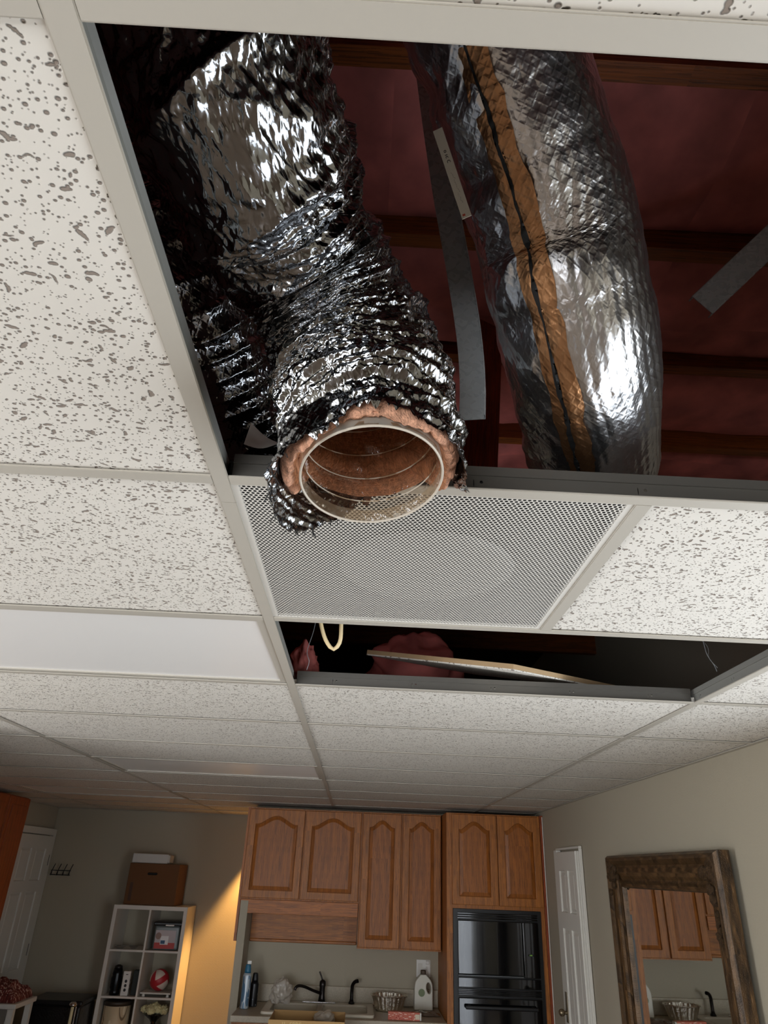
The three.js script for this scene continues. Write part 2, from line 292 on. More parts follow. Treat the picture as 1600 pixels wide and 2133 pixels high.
// flat light panels, switched off
function lightPanel(label, x0, x1, za, zb, deep = 0.004) {          // deep: how far the diffuser lies up in its housing
  const t = thing('light_panel', label, 'ceiling light', [(x0 + x1) / 2, CEIL + 0.0038, (za + zb) / 2], 0), w = x1 - x0 - 0.02, d = za - zb - 0.02, f = 0.02;
  part(t, 'frame', merge([boxB(-w / 2, w / 2, 0, 0.012, d / 2 - f, d / 2), boxB(-w / 2, w / 2, 0, 0.012, -d / 2, -d / 2 + f), boxB(-w / 2, -w / 2 + f, 0, 0.012, -d / 2 + f, d / 2 - f), boxB(w / 2 - f, w / 2, 0, 0.012, -d / 2 + f, d / 2 - f), boxB(-w / 2, -w / 2 + 0.003, 0.012, deep + 0.02, -d / 2, d / 2), boxB(w / 2 - 0.003, w / 2, 0.012, deep + 0.02, -d / 2, d / 2), boxB(-w / 2, w / 2, 0.012, deep + 0.02, -d / 2, -d / 2 + 0.003), boxB(-w / 2, w / 2, 0.012, deep + 0.02, d / 2 - 0.003, d / 2), boxB(-w / 2, w / 2, deep + 0.02, deep + 0.024, -d / 2, d / 2)]), M.tee);
  part(t, 'diffuser', boxB(-w / 2 + f, w / 2 - f, deep, deep + 0.0035, -d / 2 + f, d / 2 - f), M.acrylic);
}
lightPanel('large white framed light panel, switched off, left of the far ceiling opening', colX(-2), colX(0), rowZ(2), rowZ(3));
lightPanel('flat unlit light panel in the middle column of far ceiling tiles', colX(-2), colX(0), rowZ(6), rowZ(7));
lightPanel('farthest flat unlit light panel, near the wall with the shelf', colX(-4), colX(-2), rowZ(9), rowZ(10));

// perforated return air grille
{
  const w = T - 0.012, t = thing('return_air_grille', 'square perforated metal air grille behind the open duct end', 'air grille', [colX(0.5), CEIL + 0.0038, rowZ(1.5)]);
  const pit = 0.0073, ry = pit * 0.866, n = Math.floor((w - 0.02) / pit) - 1, rows = Math.floor((w - 0.02) / ry), r = 0.0027, pos = [], idx = [];
  const xs = -(n * pit) / 2, zs = -(rows * ry) / 2;
  for (let j = 0; j < rows; j++) for (let i = 0; i < n; i++) {
    const cx = xs + (i + (j % 2 ? 0.75 : 0.25)) * pit, cz = zs + (j + 0.5) * ry, b = pos.length / 3;
    for (let k = 0; k < 8; k++) { const a = (k * Math.PI) / 4, c = Math.cos(a), s = Math.sin(a), e = [[1, 0], [1, 1], [0, 1], [-1, 1], [-1, 0], [-1, -1], [0, -1], [1, -1]][k]; pos.push(cx + c * r, 0, cz + s * r, cx + (e[0] * pit) / 2, 0, cz + (e[1] * ry) / 2); }
    for (let k = 0; k < 8; k++) { const p = b + k * 2, q = b + ((k + 1) % 8) * 2; idx.push(p, p + 1, q, q, p + 1, q + 1); }
  }
  const g = new THREE.BufferGeometry(); g.setAttribute('position', new THREE.Float32BufferAttribute(pos, 3)); g.setIndex(idx);
  g.setAttribute('normal', new THREE.Float32BufferAttribute(pos.map((_, i) => (i % 3 === 1 ? -1 : 0)), 3));
  const h = w / 2, x1 = xs - pit * 0.25, x2 = -xs + pit * 0.25 , mat = std(0xdcd8cf, 0.45, { side: THREE.DoubleSide });
  part(t, 'perforated_sheet', g, mat);
  part(t, 'frame', merge([boxB(-h, h, -0.0006, 0.006, zs + rows * ry, h), boxB(-h, h, -0.0006, 0.006, -h, zs), boxB(-h, x1 + pit * 0.5, -0.0006, 0.006, zs, -zs), boxB(x2 - pit * 0.5, h, -0.0006, 0.006, zs, -zs)]), mat);
  part(t, 'back_pan', merge([boxB(-h, h, 0.030, 0.033, -h, h), boxB(-h, -h + 0.003, 0.006, 0.03, -h, h), boxB(h - 0.003, h, 0.006, 0.03, -h, h), boxB(-h, h, 0.006, 0.03, -h, -h + 0.003), boxB(-h, h, 0.006, 0.03, h - 0.003, h)]), std(0x2c2b2a, 0.7));
  part(t, 'deflector_plate', lathe([[0, 0.014], [0.12, 0.014], [0.15, 0.018], [0.165, 0.026], [0.162, 0.028], [0.12, 0.018], [0, 0.018]], 64).translate(0.02, 0, -0.05), std(0x5f5e5b, 0.5, { side: THREE.DoubleSide }));
}
// the tile pushed up out of the far opening
{
  const t = thing('displaced_ceiling_tile', 'loose white ceiling tile tipped up inside the far ceiling opening', 'ceiling tile', [0.414, 2.372, -1.914]);
  const S = 0.61, u = V(-0.428, 0.150, -0.44).normalize(); let v = V(0.317, 0.022, -0.219); v.addScaledVector(u, -v.dot(u)).normalize(); const n = new THREE.Vector3().crossVectors(v, u).normalize(); if (n.y < 0) n.negate();
  const m = new THREE.Matrix4().makeBasis(u, n, new THREE.Vector3().crossVectors(u, n).normalize()); const w = new THREE.Vector3().crossVectors(u, n); const sgn = Math.sign(w.dot(v));
  t.setRotationFromMatrix(m);
  const zc = (sgn * S) / 2;
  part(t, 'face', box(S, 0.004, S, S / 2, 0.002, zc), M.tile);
  part(t, 'core', box(S - 0.001, 0.014, S - 0.001, S / 2, 0.011, zc), M.tileEdge, 'brown fibre edge');
}

// ------------------------------------------------------------------ foil ducts
const eye = camera.position;
function duct(points, N = 400) {                                // centre line with radii, and a frame that keeps angle 0 towards the viewer side
  const c = new THREE.CatmullRomCurve3(points.map((q) => V(q[0], q[1], q[2])), false, 'centripetal'), L = c.getLength(), R = points.map((q) => q[3]);
  const fr = [];
  for (let i = 0; i <= N; i++) {
    const t = c.getUtoTmapping(i / N), p = c.getPoint(t), d = c.getTangent(t).normalize(), k = t * (R.length - 1), a = Math.min(R.length - 2, Math.floor(k));
    const ref = V(0.1, 1.85, 0.25).sub(p); const n = ref.addScaledVector(d, -ref.dot(d)).normalize(), b = new THREE.Vector3().crossVectors(n, d).normalize();
    fr.push({ p, d, n, b, r: lerp(R[a], R[a + 1], sstep(0, 1, k - a)) });
  }
  return { fr, L, at(s) { const x = clamp(s / L, 0, 1) * N, i = Math.min(N - 1, Math.floor(x)), f = x - i, A = fr[i], B = fr[i + 1]; return { p: A.p.clone().lerp(B.p, f), d: A.d, n: A.n.clone().lerp(B.n, f).normalize(), b: A.b.clone().lerp(B.b, f).normalize(), r: lerp(A.r, B.r, f) }; } };
}
function skin(D, s0, s1, nu, nv, disp, end, floorR) {                   // displaced tube surface; end(angle) moves the last edge along the axis
  return grid(nu, nv, (u, v) => {
    const a = Math.PI + v * Math.PI * 2, e = end ? end(a) : 0, s = lerp(s0, s1 + e, u), F = D.at(s), over = Math.max(0, s - D.L), k = Math.max(F.r + disp(s, a, F.r), floorR ? floorR(s, a) : 0);
    const q = F.p.clone().addScaledVector(F.d, over).addScaledVector(F.n, Math.cos(a) * k).addScaledVector(F.b, Math.sin(a) * k);
    return [q.x, q.y, q.z, s, (v * 2 - 1) * Math.PI * 0.115];
  }, true);
}
const ring2 = (f) => (s, a, r) => f(s, a * r, a);               // noise coordinates in metres
// 1: the open duct
{
  const D = duct([[-0.245, 2.69, -0.25, 0.106], [-0.206, 2.637, -0.36, 0.107], [-0.187, 2.587, -0.403, 0.108], [-0.160, 2.545, -0.462, 0.110], [-0.139, 2.550, -0.552, 0.108], [-0.100, 2.545, -0.638, 0.096], [-0.058, 2.495, -0.687, 0.101], [-0.026, 2.420, -0.706, 0.110], [-0.011, 2.338, -0.702, 0.113], [-0.004, 2.262, -0.686, 0.113]]);
  const L = D.L, t = thing('open_flex_duct', 'torn open foil duct end hanging down through the ceiling opening', 'duct');
  const edge = (a) => { const c = Math.cos(a), s = Math.sin(a), fl = sstep(0.3, 1, (-c - s) * 0.72); return -0.013 * sstep(-0.1, 0.9, c) + 0.010 * sstep(0.3, 0.95, s) - 0.075 * sstep(0.35, 0.95, -c * 0.9 + s * 0.35) + 0.03 * fl + 0.018 * sstep(0.1, 0.7, -s) * sstep(-0.2, 0.4, c) + 0.002 + 0.009 * tri(a * 5, 1, 91) + 0.005 * tri(a * 17, 2, 92) + 0.003 * tri(a * 40, 3, 93); };
  const sleeve = skin(D, 0, L, 560, 400, ring2((s, w, a) => {
    const squeeze = sstep(0.2, 0.32, s), front = 0.6 + 0.4 * Math.cos(a);
    const fold = 1 - Math.abs(Math.sin(Math.PI * (s / 0.034 + 1.1 * fbm(s * 4, w * 5, 101, 3) + 0.5 * Math.sin(a * 1.0 + s * 9))));
    const swag = 1 - Math.abs(Math.sin(Math.PI * (s / 0.085 + 0.35 * Math.sin(a + 0.6) + 0.5 * fbm(s * 3, w * 3, 108, 2))));
    const folds = (fold ** 1.6 - 0.4) * (0.008 * squeeze * (0.5 + 0.5 * fbm(s * 8, w * 6, 102, 2)) + 0.001) + (swag ** 2 - 0.3) * 0.010 * (0.35 + 0.65 * sstep(0.08, 0.2, s)) * (1 - 0.5 * sstep(0.5, 0.7, s));
    const crush = 0.55 + 0.45 * sstep(0.16, 0.26, s);
    return folds + 0.012 * fbm(s * 7, w * 7, 103, 3) * front + crush * (0.0052 * tri(s / 0.034 + 3, w / 0.05, 104) + 0.0034 * tri(s / 0.0135 + w * 9, w / 0.0155 - s * 14, 105) + 0.0017 * tri(s / 0.0068 - w * 20, w / 0.0072 + s * 25, 106)) + 0.0006 * tri(s / 0.003, w / 0.004, 107) + 0.0022 * squeeze * (1 - Math.abs(Math.sin(Math.PI * (s / 0.0125 + 1.6 * fbm(s * 8, w * 7, 109, 3))))) - 0.020 * sstep(0.15, 1, Math.cos(a)) * sstep(L - 0.09, L - 0.01, s)
      + 0.0012 * (1 - crush) * Math.abs(Math.sin((s + w) * 260)) * Math.abs(Math.sin((s - w) * 260));
  }), edge, (s, a) => (s > L - 0.07 ? 0.108 - 0.0132 * sstep(0, 0.9, Math.cos(a)) + 0.0012 * tri(s / 0.008, a * 9, 99) : 0));
  part(t, 'foil_sleeve', sleeve, M.foil, 'crumpled silver foil sleeve with a ragged end');
  // dark fibrous shreds on the ragged edge
  const F = D.at(L), shreds = [];
  for (let i = 0; i < 60; i++) {
    const a = rr(3.1, 5.2), r = 0.112 + rr(-0.006, 0.006), e = edge(a) + rr(-0.01, 0.002), q = F.p.clone().addScaledVector(F.n, Math.cos(a) * r).addScaledVector(F.b, Math.sin(a) * r).addScaledVector(F.d, e), dir = V(rr(-1, 1), rr(-1.3, 0.4), rr(-1, 1)).normalize().multiplyScalar(rr(0.002, 0.011)), q2 = q.clone().addScaledVector(F.d, 0.006).add(dir);
    shreds.push(new THREE.TubeGeometry(new THREE.LineCurve3(q, q2), 1, rr(0.0003, 0.0008), 4));
  }
  const sh = part(t, 'frayed_edge', merge(shreds), M.black, 'dark frayed shreds of torn sleeve'); sh.userData.kind = 'stuff';
  // pink insulation between sleeve and liner
  const fluff = grid(200, 60, (u, v) => {
    const a = u * Math.PI * 2, c = Math.cos(v * Math.PI * 2), s = Math.sin(v * Math.PI * 2), bulge = 0.5 + 0.5 * Math.sin(a) ** 2;
    const nr = sstep(0, 0.9, Math.cos(a)), rad = 0.0945 - 0.0085 * nr + (0.0098 - 0.005 * nr) * c + 0.003 * fbm(a * 4, v * 6, 121, 3), end = -0.008 + 0.004 * Math.cos(a) + 0.010 * sstep(0.3, 1, -Math.sin(a)) - 0.07 * sstep(0.3, 0.9, -Math.cos(a)), al = (s > 0 ? s * 0.02 + end - 0.02 : s * 0.035 + end - 0.02) + 0.008 * fbm(a * 9, v * 5, 122, 3) * (s > -0.2 ? 1 : 0) + 0.004 * tri(a * 12, v * 8, 123) * (s > 0 ? 1 : 0);
    const q = F.p.clone().addScaledVector(F.n, Math.cos(a) * rad).addScaledVector(F.b, Math.sin(a) * rad).addScaledVector(F.d, al);
    return [q.x, q.y, q.z, a * 0.1, v * 0.1];
  });
  part(t, 'insulation', fluff, M.fluff, 'torn salmon pink fibre insulation');
  part(t, 'insulation', skin(D, L - 0.3, L - 0.045, 40, 80, ring2((s, w) => -D.at(s).r + 0.0905 + 0.002 * tri(s / 0.02, w / 0.03, 124))), M.fluff, 'insulation seen through the clear liner');
  // clear liner with wire hoops
  const rl = 0.0815;
  const liner = part(t, 'liner', skin(D, L - 0.27, L + 0.004, 120, 150, ring2((s, w) => -D.at(s).r + rl - 0.0035 * Math.abs(Math.sin((Math.PI * (L + 0.004 - s)) / 0.034)) + 0.004 * tri(s / 0.013 + w * 10, w / 0.022, 131) + 0.0018 * tri(s / 0.006, w / 0.009 + s * 20, 132))), M.clear, 'crinkled clear plastic liner');
  const hoop = (s, r, w, name, mat) => { const G = D.at(Math.min(s, L)), g = new THREE.TorusGeometry(r, w, 8, 90); g.applyMatrix4(new THREE.Matrix4().makeBasis(G.n, G.b.clone().negate(), G.d).setPosition(G.p.clone().addScaledVector(G.d, Math.max(0, s - L)))); part(liner, name, g, mat); };
  for (let i = 1; i < 7; i++) hoop(L + 0.004 - i * 0.034, rl - 0.001, 0.0008, 'wire_hoop', M.hoop);
  hoop(L + 0.005, rl, 0.0015, 'end_hoop', M.hoop);
  part(liner, 'rim', skin(D, L - 0.016, L + 0.005, 6, 120, ring2((s, w) => -D.at(s).r + rl + 0.0008 + 0.0007 * tri(s / 0.008, w / 0.012, 133))), M.clearRim, 'cloudy plastic rim');
}
// 2: the long duct on the right
{
  const D = duct([[0.07, 2.90, -0.36, 0.104], [0.117, 2.818, -0.49, 0.106], [0.151, 2.778, -0.546, 0.107], [0.196, 2.726, -0.618, 0.11], [0.24, 2.672, -0.69, 0.113], [0.262, 2.618, -0.735, 0.114], [0.289, 2.575, -0.79, 0.115], [0.345, 2.545, -0.925, 0.113], [0.43, 2.565, -1.15, 0.113], [0.52, 2.66, -1.4, 0.112], [0.62, 2.75, -1.75, 0.11]]);
  const t = thing('long_flex_duct', 'long smooth silver foil duct with copper-coloured seam strip, right of the open one', 'duct');
  const wave = (s, w, a) => {
    const joint = Math.exp(-(((s - 0.2) / 0.02) ** 2)) + Math.exp(-(((s - 0.32) / 0.018) ** 2)) + 0.8 * Math.exp(-(((s - 0.53) / 0.02) ** 2)), left = sstep(0.0, 0.9, -Math.sin(a)), rough = 0.35 + 0.65 * left + 0.6 * (1 - sstep(0.1, 0.26, s)) * 1;
    return -0.007 * joint * (0.3 + left) + 0.008 * fbm(s * 5, w * 5, 141, 3) + rough * (0.0040 * tri(s / 0.04, w / 0.036, 142) + 0.0018 * tri(s / 0.015 + w * 9, w / 0.014, 143)) + 0.0005 * tri(s / 0.006, w / 0.006, 144)
      + 0.0011 * (1 - left) * Math.abs(Math.sin(w * 180)) * sstep(0.24, 0.34, s);
  };
  part(t, 'foil_sleeve', skin(D, 0, D.L, 520, 300, ring2(wave)), M.foilSoft, 'silver foil sleeve with quilted ribs');
  const strip = (a0, a1, s0, s1, lift, sd) => grid(260, 16, (u, v) => {
    const s = lerp(s0, s1, u), F = D.at(s), a = lerp(a0, a1, v) + (v < 0.5 ? -1 : 1) * 0.03 * tri(s / 0.02, v > 0.5 ? 3 : 8, sd), w = a * F.r, k = F.r + wave(s, w, a) + lift + 0.0007 * tri(s / 0.007, w / 0.02, sd + 1);
    const q = F.p.clone().addScaledVector(F.n, Math.cos(a) * k).addScaledVector(F.b, Math.sin(a) * k); return [q.x, q.y, q.z, s, w];
  });
  part(t, 'seam_strip', strip(-0.62, -0.24, 0.0, 0.8, 0.003, 151), M.copperStrip, 'crinkled copper-coloured strip along the seam');  // tan metallic strip laid over the sleeve along the seam
  part(t, 'seam', strip(-0.475, -0.445, 0.0, 0.82, 0.0042, 153), M.black, 'dark seam line');
}
// 3: the duct in the shade behind the open one
{
  const D = duct([[-0.50, 3.04, -0.62, 0.12], [-0.447, 2.935, -0.69, 0.12], [-0.39, 2.802, -0.765, 0.122], [-0.325, 2.696, -0.835, 0.122], [-0.285, 2.628, -0.93, 0.12], [-0.24, 2.585, -1.06, 0.118], [-0.16, 2.575, -1.2, 0.115], [-0.05, 2.545, -1.3, 0.112]]);
  const t = thing('shaded_flex_duct', 'dark crinkled foil duct in shade at left behind the open duct', 'duct');
  part(t, 'foil_sleeve', skin(D, 0, D.L, 380, 240, ring2((s, w, a) => {
    const f = 1 - Math.abs(Math.sin(Math.PI * (s / 0.03 + 0.8 * fbm(s * 4, w * 4, 161, 3))));
    return 0.006 * (f ** 1.5 - 0.4) + 0.009 * fbm(s * 6, w * 6, 162, 3) + 0.0032 * tri(s / 0.03, w / 0.035, 163) + 0.0016 * tri(s / 0.011 + w * 9, w / 0.013, 164);
  })), M.foil);
}
// galvanised strap, white tag, strut, boards
{
  const pts = [[0.035, 3.169, -0.64], [0.068, 2.94, -0.70], [0.091, 2.82, -0.745], [0.118, 2.696, -0.79], [0.135, 2.59, -0.815], [0.14, 2.512, -0.826], [0.139, 2.45, -0.832]], c = curve(pts);
  const rib = (x0, x1, y0, y1, n = 90) => { const s = new THREE.Shape(); s.moveTo(x0, y0); s.lineTo(x1, y0); s.lineTo(x1, y1); s.lineTo(x0, y1); s.closePath(); return s; };
  const prof = [[-0.02, 0], [0.016, 0], [0.0175, -0.002], [0.0175, -0.012], [0.0187, -0.012], [0.0187, 0.0012], [-0.02, 0.0012], [-0.02, 0]];
  const g = grid(90, prof.length - 1, (u, v) => {
    const p = c.getPointAt(u), d = c.getTangentAt(u), [a, b] = prof[Math.round(v * (prof.length - 1))], side = V(1, 0, 0.25).addScaledVector(d, -d.dot(V(1, 0, 0.25))).normalize(), nn = new THREE.Vector3().crossVectors(side, d).normalize();
    if (nn.z < 0) nn.negate(); const q = p.addScaledVector(side, a).addScaledVector(nn, -b); return [q.x, q.y, q.z, u * 0.75, a];
  });
  solo('hanger_strap', g.toNonIndexed(), M.galv, 'bent galvanised metal strap hanging between the two large ducts', 'metal strap').geometry.computeVertexNormals();
  const tagTex = canvasTex(512, 64, (x, w, h) => { x.fillStyle = '#b9ae9c'; x.fillRect(0, 0, w, h); x.fillStyle = '#2c2724'; x.font = 'bold 30px sans-serif'; x.fillText('o ıc C', 120, 40); x.font = '15px sans-serif'; for (let i = 0; i < 30; i++) x.fillRect(250 + i * 6 + rr(-1, 1), 22 + rr(0, 16), rr(2, 5), 2); x.fillStyle = '#a13a24'; x.fillRect(488, 36, 12, 18); });
  const m = std(0xffffff, 0.7, { map: tagTex }); const tg = new THREE.BoxGeometry(0.118, 0.0125, 0.0012);
  const o = solo('duct_tag', tg, m, 'narrow pale printed tag beside the copper-striped duct', 'tag', [0.1, 2.757, -0.655]);
  o.position.set(0.079, 2.647, -0.578);
  const dir = V(0.03, -0.069, -0.035).normalize(), nrm = V(0.0, 1.857, 0).sub(o.position); nrm.addScaledVector(dir, -nrm.dot(dir)).normalize();
  o.setRotationFromMatrix(new THREE.Matrix4().makeBasis(dir, new THREE.Vector3().crossVectors(nrm, dir), nrm));
}
{
  const a = V(0.621, 2.861, -0.988), b = V(0.95, 3.169, -0.84), len = a.distanceTo(b);
  const s = thing('metal_strut', 'grey diagonal metal strut in the shade right of the ducts', 'strut', [0, 0, 0]); const mid = a.clone().add(b).multiplyScalar(0.5);
  s.position.copy(mid); s.quaternion.setFromUnitVectors(V(0, 1, 0), b.clone().sub(a).normalize());
  part(s, 'channel', merge([box(0.05, len, 0.002), box(0.002, len, 0.02, -0.025, 0, -0.01), box(0.002, len, 0.02, 0.025, 0, -0.01)]), M.galv);
}
{
  const w = std(0xa8552f, 0.8, { map: sized(oakMap, 0.3, 0.6) });
  const put = (label, a, b, wd, th) => { const o = solo('wood_block', uvm(new RoundedBoxGeometry(wd, a.distanceTo(b), th, 1, 0.002), rr(0, 3), rr(0, 3)), w, label, 'wood block'); o.position.copy(a.clone().add(b).multiplyScalar(0.5)); o.quaternion.setFromUnitVectors(V(0, 1, 0), b.clone().sub(a).normalize()); return o; };
  put('reddish slanted wooden brace behind the end of the galvanised strap', V(0.275, 3.17, -1.42), V(0.215, 2.52, -1.33), 0.045, 0.09);
  put('reddish horizontal wooden board low behind the galvanised strap', V(0.17, 2.486, -1.32), V(0.31, 2.486, -1.32), 0.022, 0.09);
}
// far opening: cable, insulation scraps, strings
solo('cable_loop', tube([[-0.135, 2.75, -1.60], [-0.13, 2.5, -1.665], [-0.119, 2.412, -1.686], [-0.1, 2.366, -1.708], [-0.083, 2.352, -1.716], [-0.069, 2.366, -1.709], [-0.067, 2.42, -1.69], [-0.07, 2.62, -1.63], [-0.08, 2.78, -1.6]], 0.005, 80, 12), std(0xe6cfa0, 0.45), 'cream electrical cable looping down into the far ceiling opening', 'cable');
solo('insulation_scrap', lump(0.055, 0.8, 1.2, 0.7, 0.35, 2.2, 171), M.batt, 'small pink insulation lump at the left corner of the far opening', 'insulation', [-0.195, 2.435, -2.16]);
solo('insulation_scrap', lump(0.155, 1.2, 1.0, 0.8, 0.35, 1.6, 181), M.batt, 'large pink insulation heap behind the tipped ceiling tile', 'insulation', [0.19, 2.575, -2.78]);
const thread = std(0x8d9194, 0.6);
solo('hanging_string', tube([[-0.14, 2.8, -1.9], [-0.15, 2.47, -1.9], [-0.165, 2.39, -1.9], [-0.157, 2.37, -1.9], [-0.164, 2.352, -1.93]], 0.0009, 40, 5), thread, 'thin grey string hanging near the cream cable loop', 'string');
solo('hanging_string', merge([tube([[0.93, 2.62, -1.9], [0.965, 2.48, -1.9], [0.97, 2.44, -1.9], [0.985, 2.41, -1.9], [0.984, 2.39, -1.89]], 0.0012, 40, 5), tube([[0.965, 2.48, -1.9], [0.976, 2.46, -1.9], [0.974, 2.43, -1.9], [0.988, 2.4, -1.89]], 0.0008, 24, 5)]), thread, 'thin grey string by the right edge of the far opening', 'string');
solo('paper_scrap', grid(10, 10, (u, v) => [-0.2 + 0.07 * u, 2.421 + 0.06 * v * (1 - u * 0.9) , -0.885 - 0.03 * v - 0.01 * Math.sin(u * 5), u, v]), std(0xe4dfd4, 0.8, { side: THREE.DoubleSide }), 'white paper scrap on the tee left of the open duct end', 'paper');

// ------------------------------------------------------------------ kitchen
const ZU = -6.42, ZO = -6.1, ZW = -6.72;                        // fronts of the wall cabinets and the oven cabinet, the wall behind
function cathedral(parent, x0, x1, y0, y1, z, label) {          // framed door with an arched raised panel
  const w = x1 - x0, h = y1 - y0, st = 0.058, rise = Math.min(0.065, w * 0.17), sh = new THREE.Shape();
  sh.moveTo(-w / 2, 0); sh.lineTo(w / 2, 0); sh.lineTo(w / 2, h); sh.lineTo(-w / 2, h); sh.closePath();
  const arch = (ins) => { const p = [], a = -w / 2 + st + ins, b = w / 2 - st - ins, top = h - 0.052 - ins - rise; p.push([a, st + ins], [b, st + ins]); for (let i = 0; i <= 28; i++) { const t = 1 - i / 28; p.push([lerp(a, b, t), top + rise * Math.pow(0.5 - 0.5 * Math.cos(6.2832 * clamp((t - 0.06) / 0.88, 0, 1)), 0.75)]); } return p.map((q) => new THREE.Vector2(...q)); };
  sh.holes.push(new THREE.Path(arch(0)));
  const g = uvm(new THREE.ExtrudeGeometry(sh, { depth: 0.014, bevelThickness: 0.004, bevelSize: 0.004, bevelOffset: -0.004, bevelSegments: 2, curveSegments: 8 }), rr(0, 9), rr(0, 9));
  const d = part(parent, 'door', g, M.oak, label); d.position.set((x0 + x1) / 2, y0, z);
  const pg = uvm(new THREE.ExtrudeGeometry(new THREE.Shape(arch(0.001)), { depth: 0.002, bevelThickness: 0.009, bevelSize: 0.026, bevelOffset: -0.027, bevelSegments: 1 }), rr(0, 9), rr(0, 9)).translate(0, 0, 0.004);
  part(d, 'raised_panel', pg, M.oakPanel); part(d, 'panel_back', boxB(-w / 2 + 0.02, w / 2 - 0.02, 0.02, h - 0.02, -0.004, 0.0), M.oakPanel);
  return d;
}
{ // low wall cabinet over the sink
  const t = thing('wall_cabinet', 'low oak wall cabinet with two arched doors and valance over the sink', 'cabinet', [0, 0, 0]);
  part(t, 'carcass', merge([boxB(-0.91, 0.038, 1.618, 2.305, ZW + 0.001, ZU - 0.001), boxB(-0.91, 0.038, 2.27, 2.306, ZU - 0.001, ZU + 0.001)]), M.oak);
  part(t, 'side_panel', boxB(-0.932, -0.911, 1.335, 2.306, ZW + 0.001, ZU + 0.004), M.oakLight);
  cathedral(t, -0.912, -0.447, 1.636, 2.295, ZU + 0.002); cathedral(t, -0.438, 0.030, 1.636, 2.295, ZU + 0.002);
  part(t, 'valance', rboxB(-0.908, 0.036, 1.528, 1.626, ZU - 0.004, ZU + 0.016, 0.003), M.oakLightFlat, 'plain oak valance board');
  part(t, 'back_board', boxB(-0.84, 0.036, 1.335, 1.617, ZW + 0.001, ZW + 0.014), M.oakFlat);
  part(t, 'back_moulding', rboxB(-0.84, 0.036, 1.315, 1.337, ZW + 0.001, ZW + 0.03, 0.006), M.oakFlat);
}
{
  const t = thing('wall_cabinet', 'tall oak wall cabinet with two narrow arched doors left of the oven', 'cabinet', [0, 0, 0]);
  part(t, 'carcass', boxB(0.04, 0.708, 1.315, 2.306, ZW + 0.001, ZU - 0.001), M.oak);
  cathedral(t, 0.048, 0.372, 1.325, 2.295, ZU + 0.002); cathedral(t, 0.384, 0.704, 1.325, 2.295, ZU + 0.002);
}
{
  const t = thing('oven_cabinet', 'tall oak cabinet holding the black oven, against the right wall', 'cabinet', [0, 0, 0]);
  part(t, 'carcass', merge([boxB(0.716, 0.762, 0, 2.306, ZW + 0.001, ZO), boxB(1.44, 1.472, 0, 2.306, ZW + 0.001, ZO), boxB(0.762, 1.44, 1.632, 2.306, ZW + 0.001, ZO), boxB(0.762, 1.44, 0, 0.3, ZW + 0.001, ZO), boxB(0.762, 1.44, 0.3, 1.632, ZW + 0.001, ZW + 0.02)]), M.oak);
  cathedral(t, 0.758, 1.118, 1.658, 2.296, ZO + 0.002); cathedral(t, 1.124, 1.468, 1.658, 2.296, ZO + 0.002);
  part(t, 'filler_strip', boxB(1.473, 1.499, 0, 2.31, ZO - 0.05, ZO + 0.012), M.oakDark);
  part(t, 'edge_bead', new THREE.CylinderGeometry(0.004, 0.004, 2.3, 8).translate(1.493, 1.15, ZO + 0.015), M.white, 'white caulk bead');
}
{ // black built-in oven with microwave above
  const t = thing('built_in_oven', 'black glossy wall oven with microwave above in oak cabinet', 'oven', [0, 0, 0]);
  part(t, 'housing', boxB(0.764, 1.438, 0.302, 1.630, ZW + 0.022, ZO + 0.004), M.ebonyMatt);
  part(t, 'trim_frame', merge([boxB(0.764, 0.79, 0.302, 1.63, ZO + 0.004, ZO + 0.012), boxB(1.414, 1.438, 0.302, 1.63, ZO + 0.004, ZO + 0.012), boxB(0.79, 1.414, 1.612, 1.63, ZO + 0.004, ZO + 0.012)]), M.ebonyMatt);
  part(t, 'top_vent', merge([0, 1, 2].map((i) => rboxB(0.795, 1.41, 1.566 + i * 0.015, 1.576 + i * 0.015, ZO + 0.004, ZO + 0.016, 0.003))), M.ebony);
  const md = part(t, 'microwave_door', rboxB(0.797, 1.285, 1.212, 1.556, ZO + 0.004, ZO + 0.03, 0.005), M.ebony);
  part(md, 'handle_lip', rboxB(0.797, 1.285, 1.200, 1.209, ZO + 0.004, ZO + 0.024, 0.003), std(0x6d7173, 0.3, { metalness: 0.7 }));
  const cp = part(t, 'control_panel', rboxB(1.29, 1.41, 1.2, 1.556, ZO + 0.004, ZO + 0.028, 0.005), M.ebony);
  const clock = canvasTex(128, 32, (x) => { x.fillStyle = '#000'; x.fillRect(0, 0, 128, 32); x.fillStyle = '#b6ff6a'; x.font = 'bold 28px monospace'; x.textAlign = 'center'; x.fillText('4:0', 64, 26); });
  part(cp, 'clock_display', new THREE.BoxGeometry(0.045, 0.012, 0.001).translate(1.343, 1.345, ZO + 0.0288), std(0x000000, 0.4, { emissive: 0xffffff, emissiveMap: clock, emissiveIntensity: 0.55 }), 'small green lit clock digits');
  part(t, 'button_strip', rboxB(0.797, 1.41, 1.13, 1.192, ZO + 0.004, ZO + 0.022, 0.004), M.ebony);
  part(t, 'vent_grille', merge([0, 1, 2, 3].map((i) => rboxB(0.797, 1.41, 1.084 + i * 0.010, 1.090 + i * 0.010, ZO + 0.004, ZO + 0.02, 0.002))), M.ebony);
  const od = part(t, 'oven_door', rboxB(0.797, 1.41, 0.36, 1.07, ZO + 0.004, ZO + 0.034, 0.006), M.ebony);
  part(od, 'handle', merge([rboxB(0.84, 1.37, 1.005, 1.03, ZO + 0.06, ZO + 0.08, 0.008), rboxB(0.86, 0.885, 1.008, 1.027, ZO + 0.03, ZO + 0.065, 0.004), rboxB(1.325, 1.35, 1.008, 1.027, ZO + 0.03, ZO + 0.065, 0.004)]), M.ebonyMatt);
}
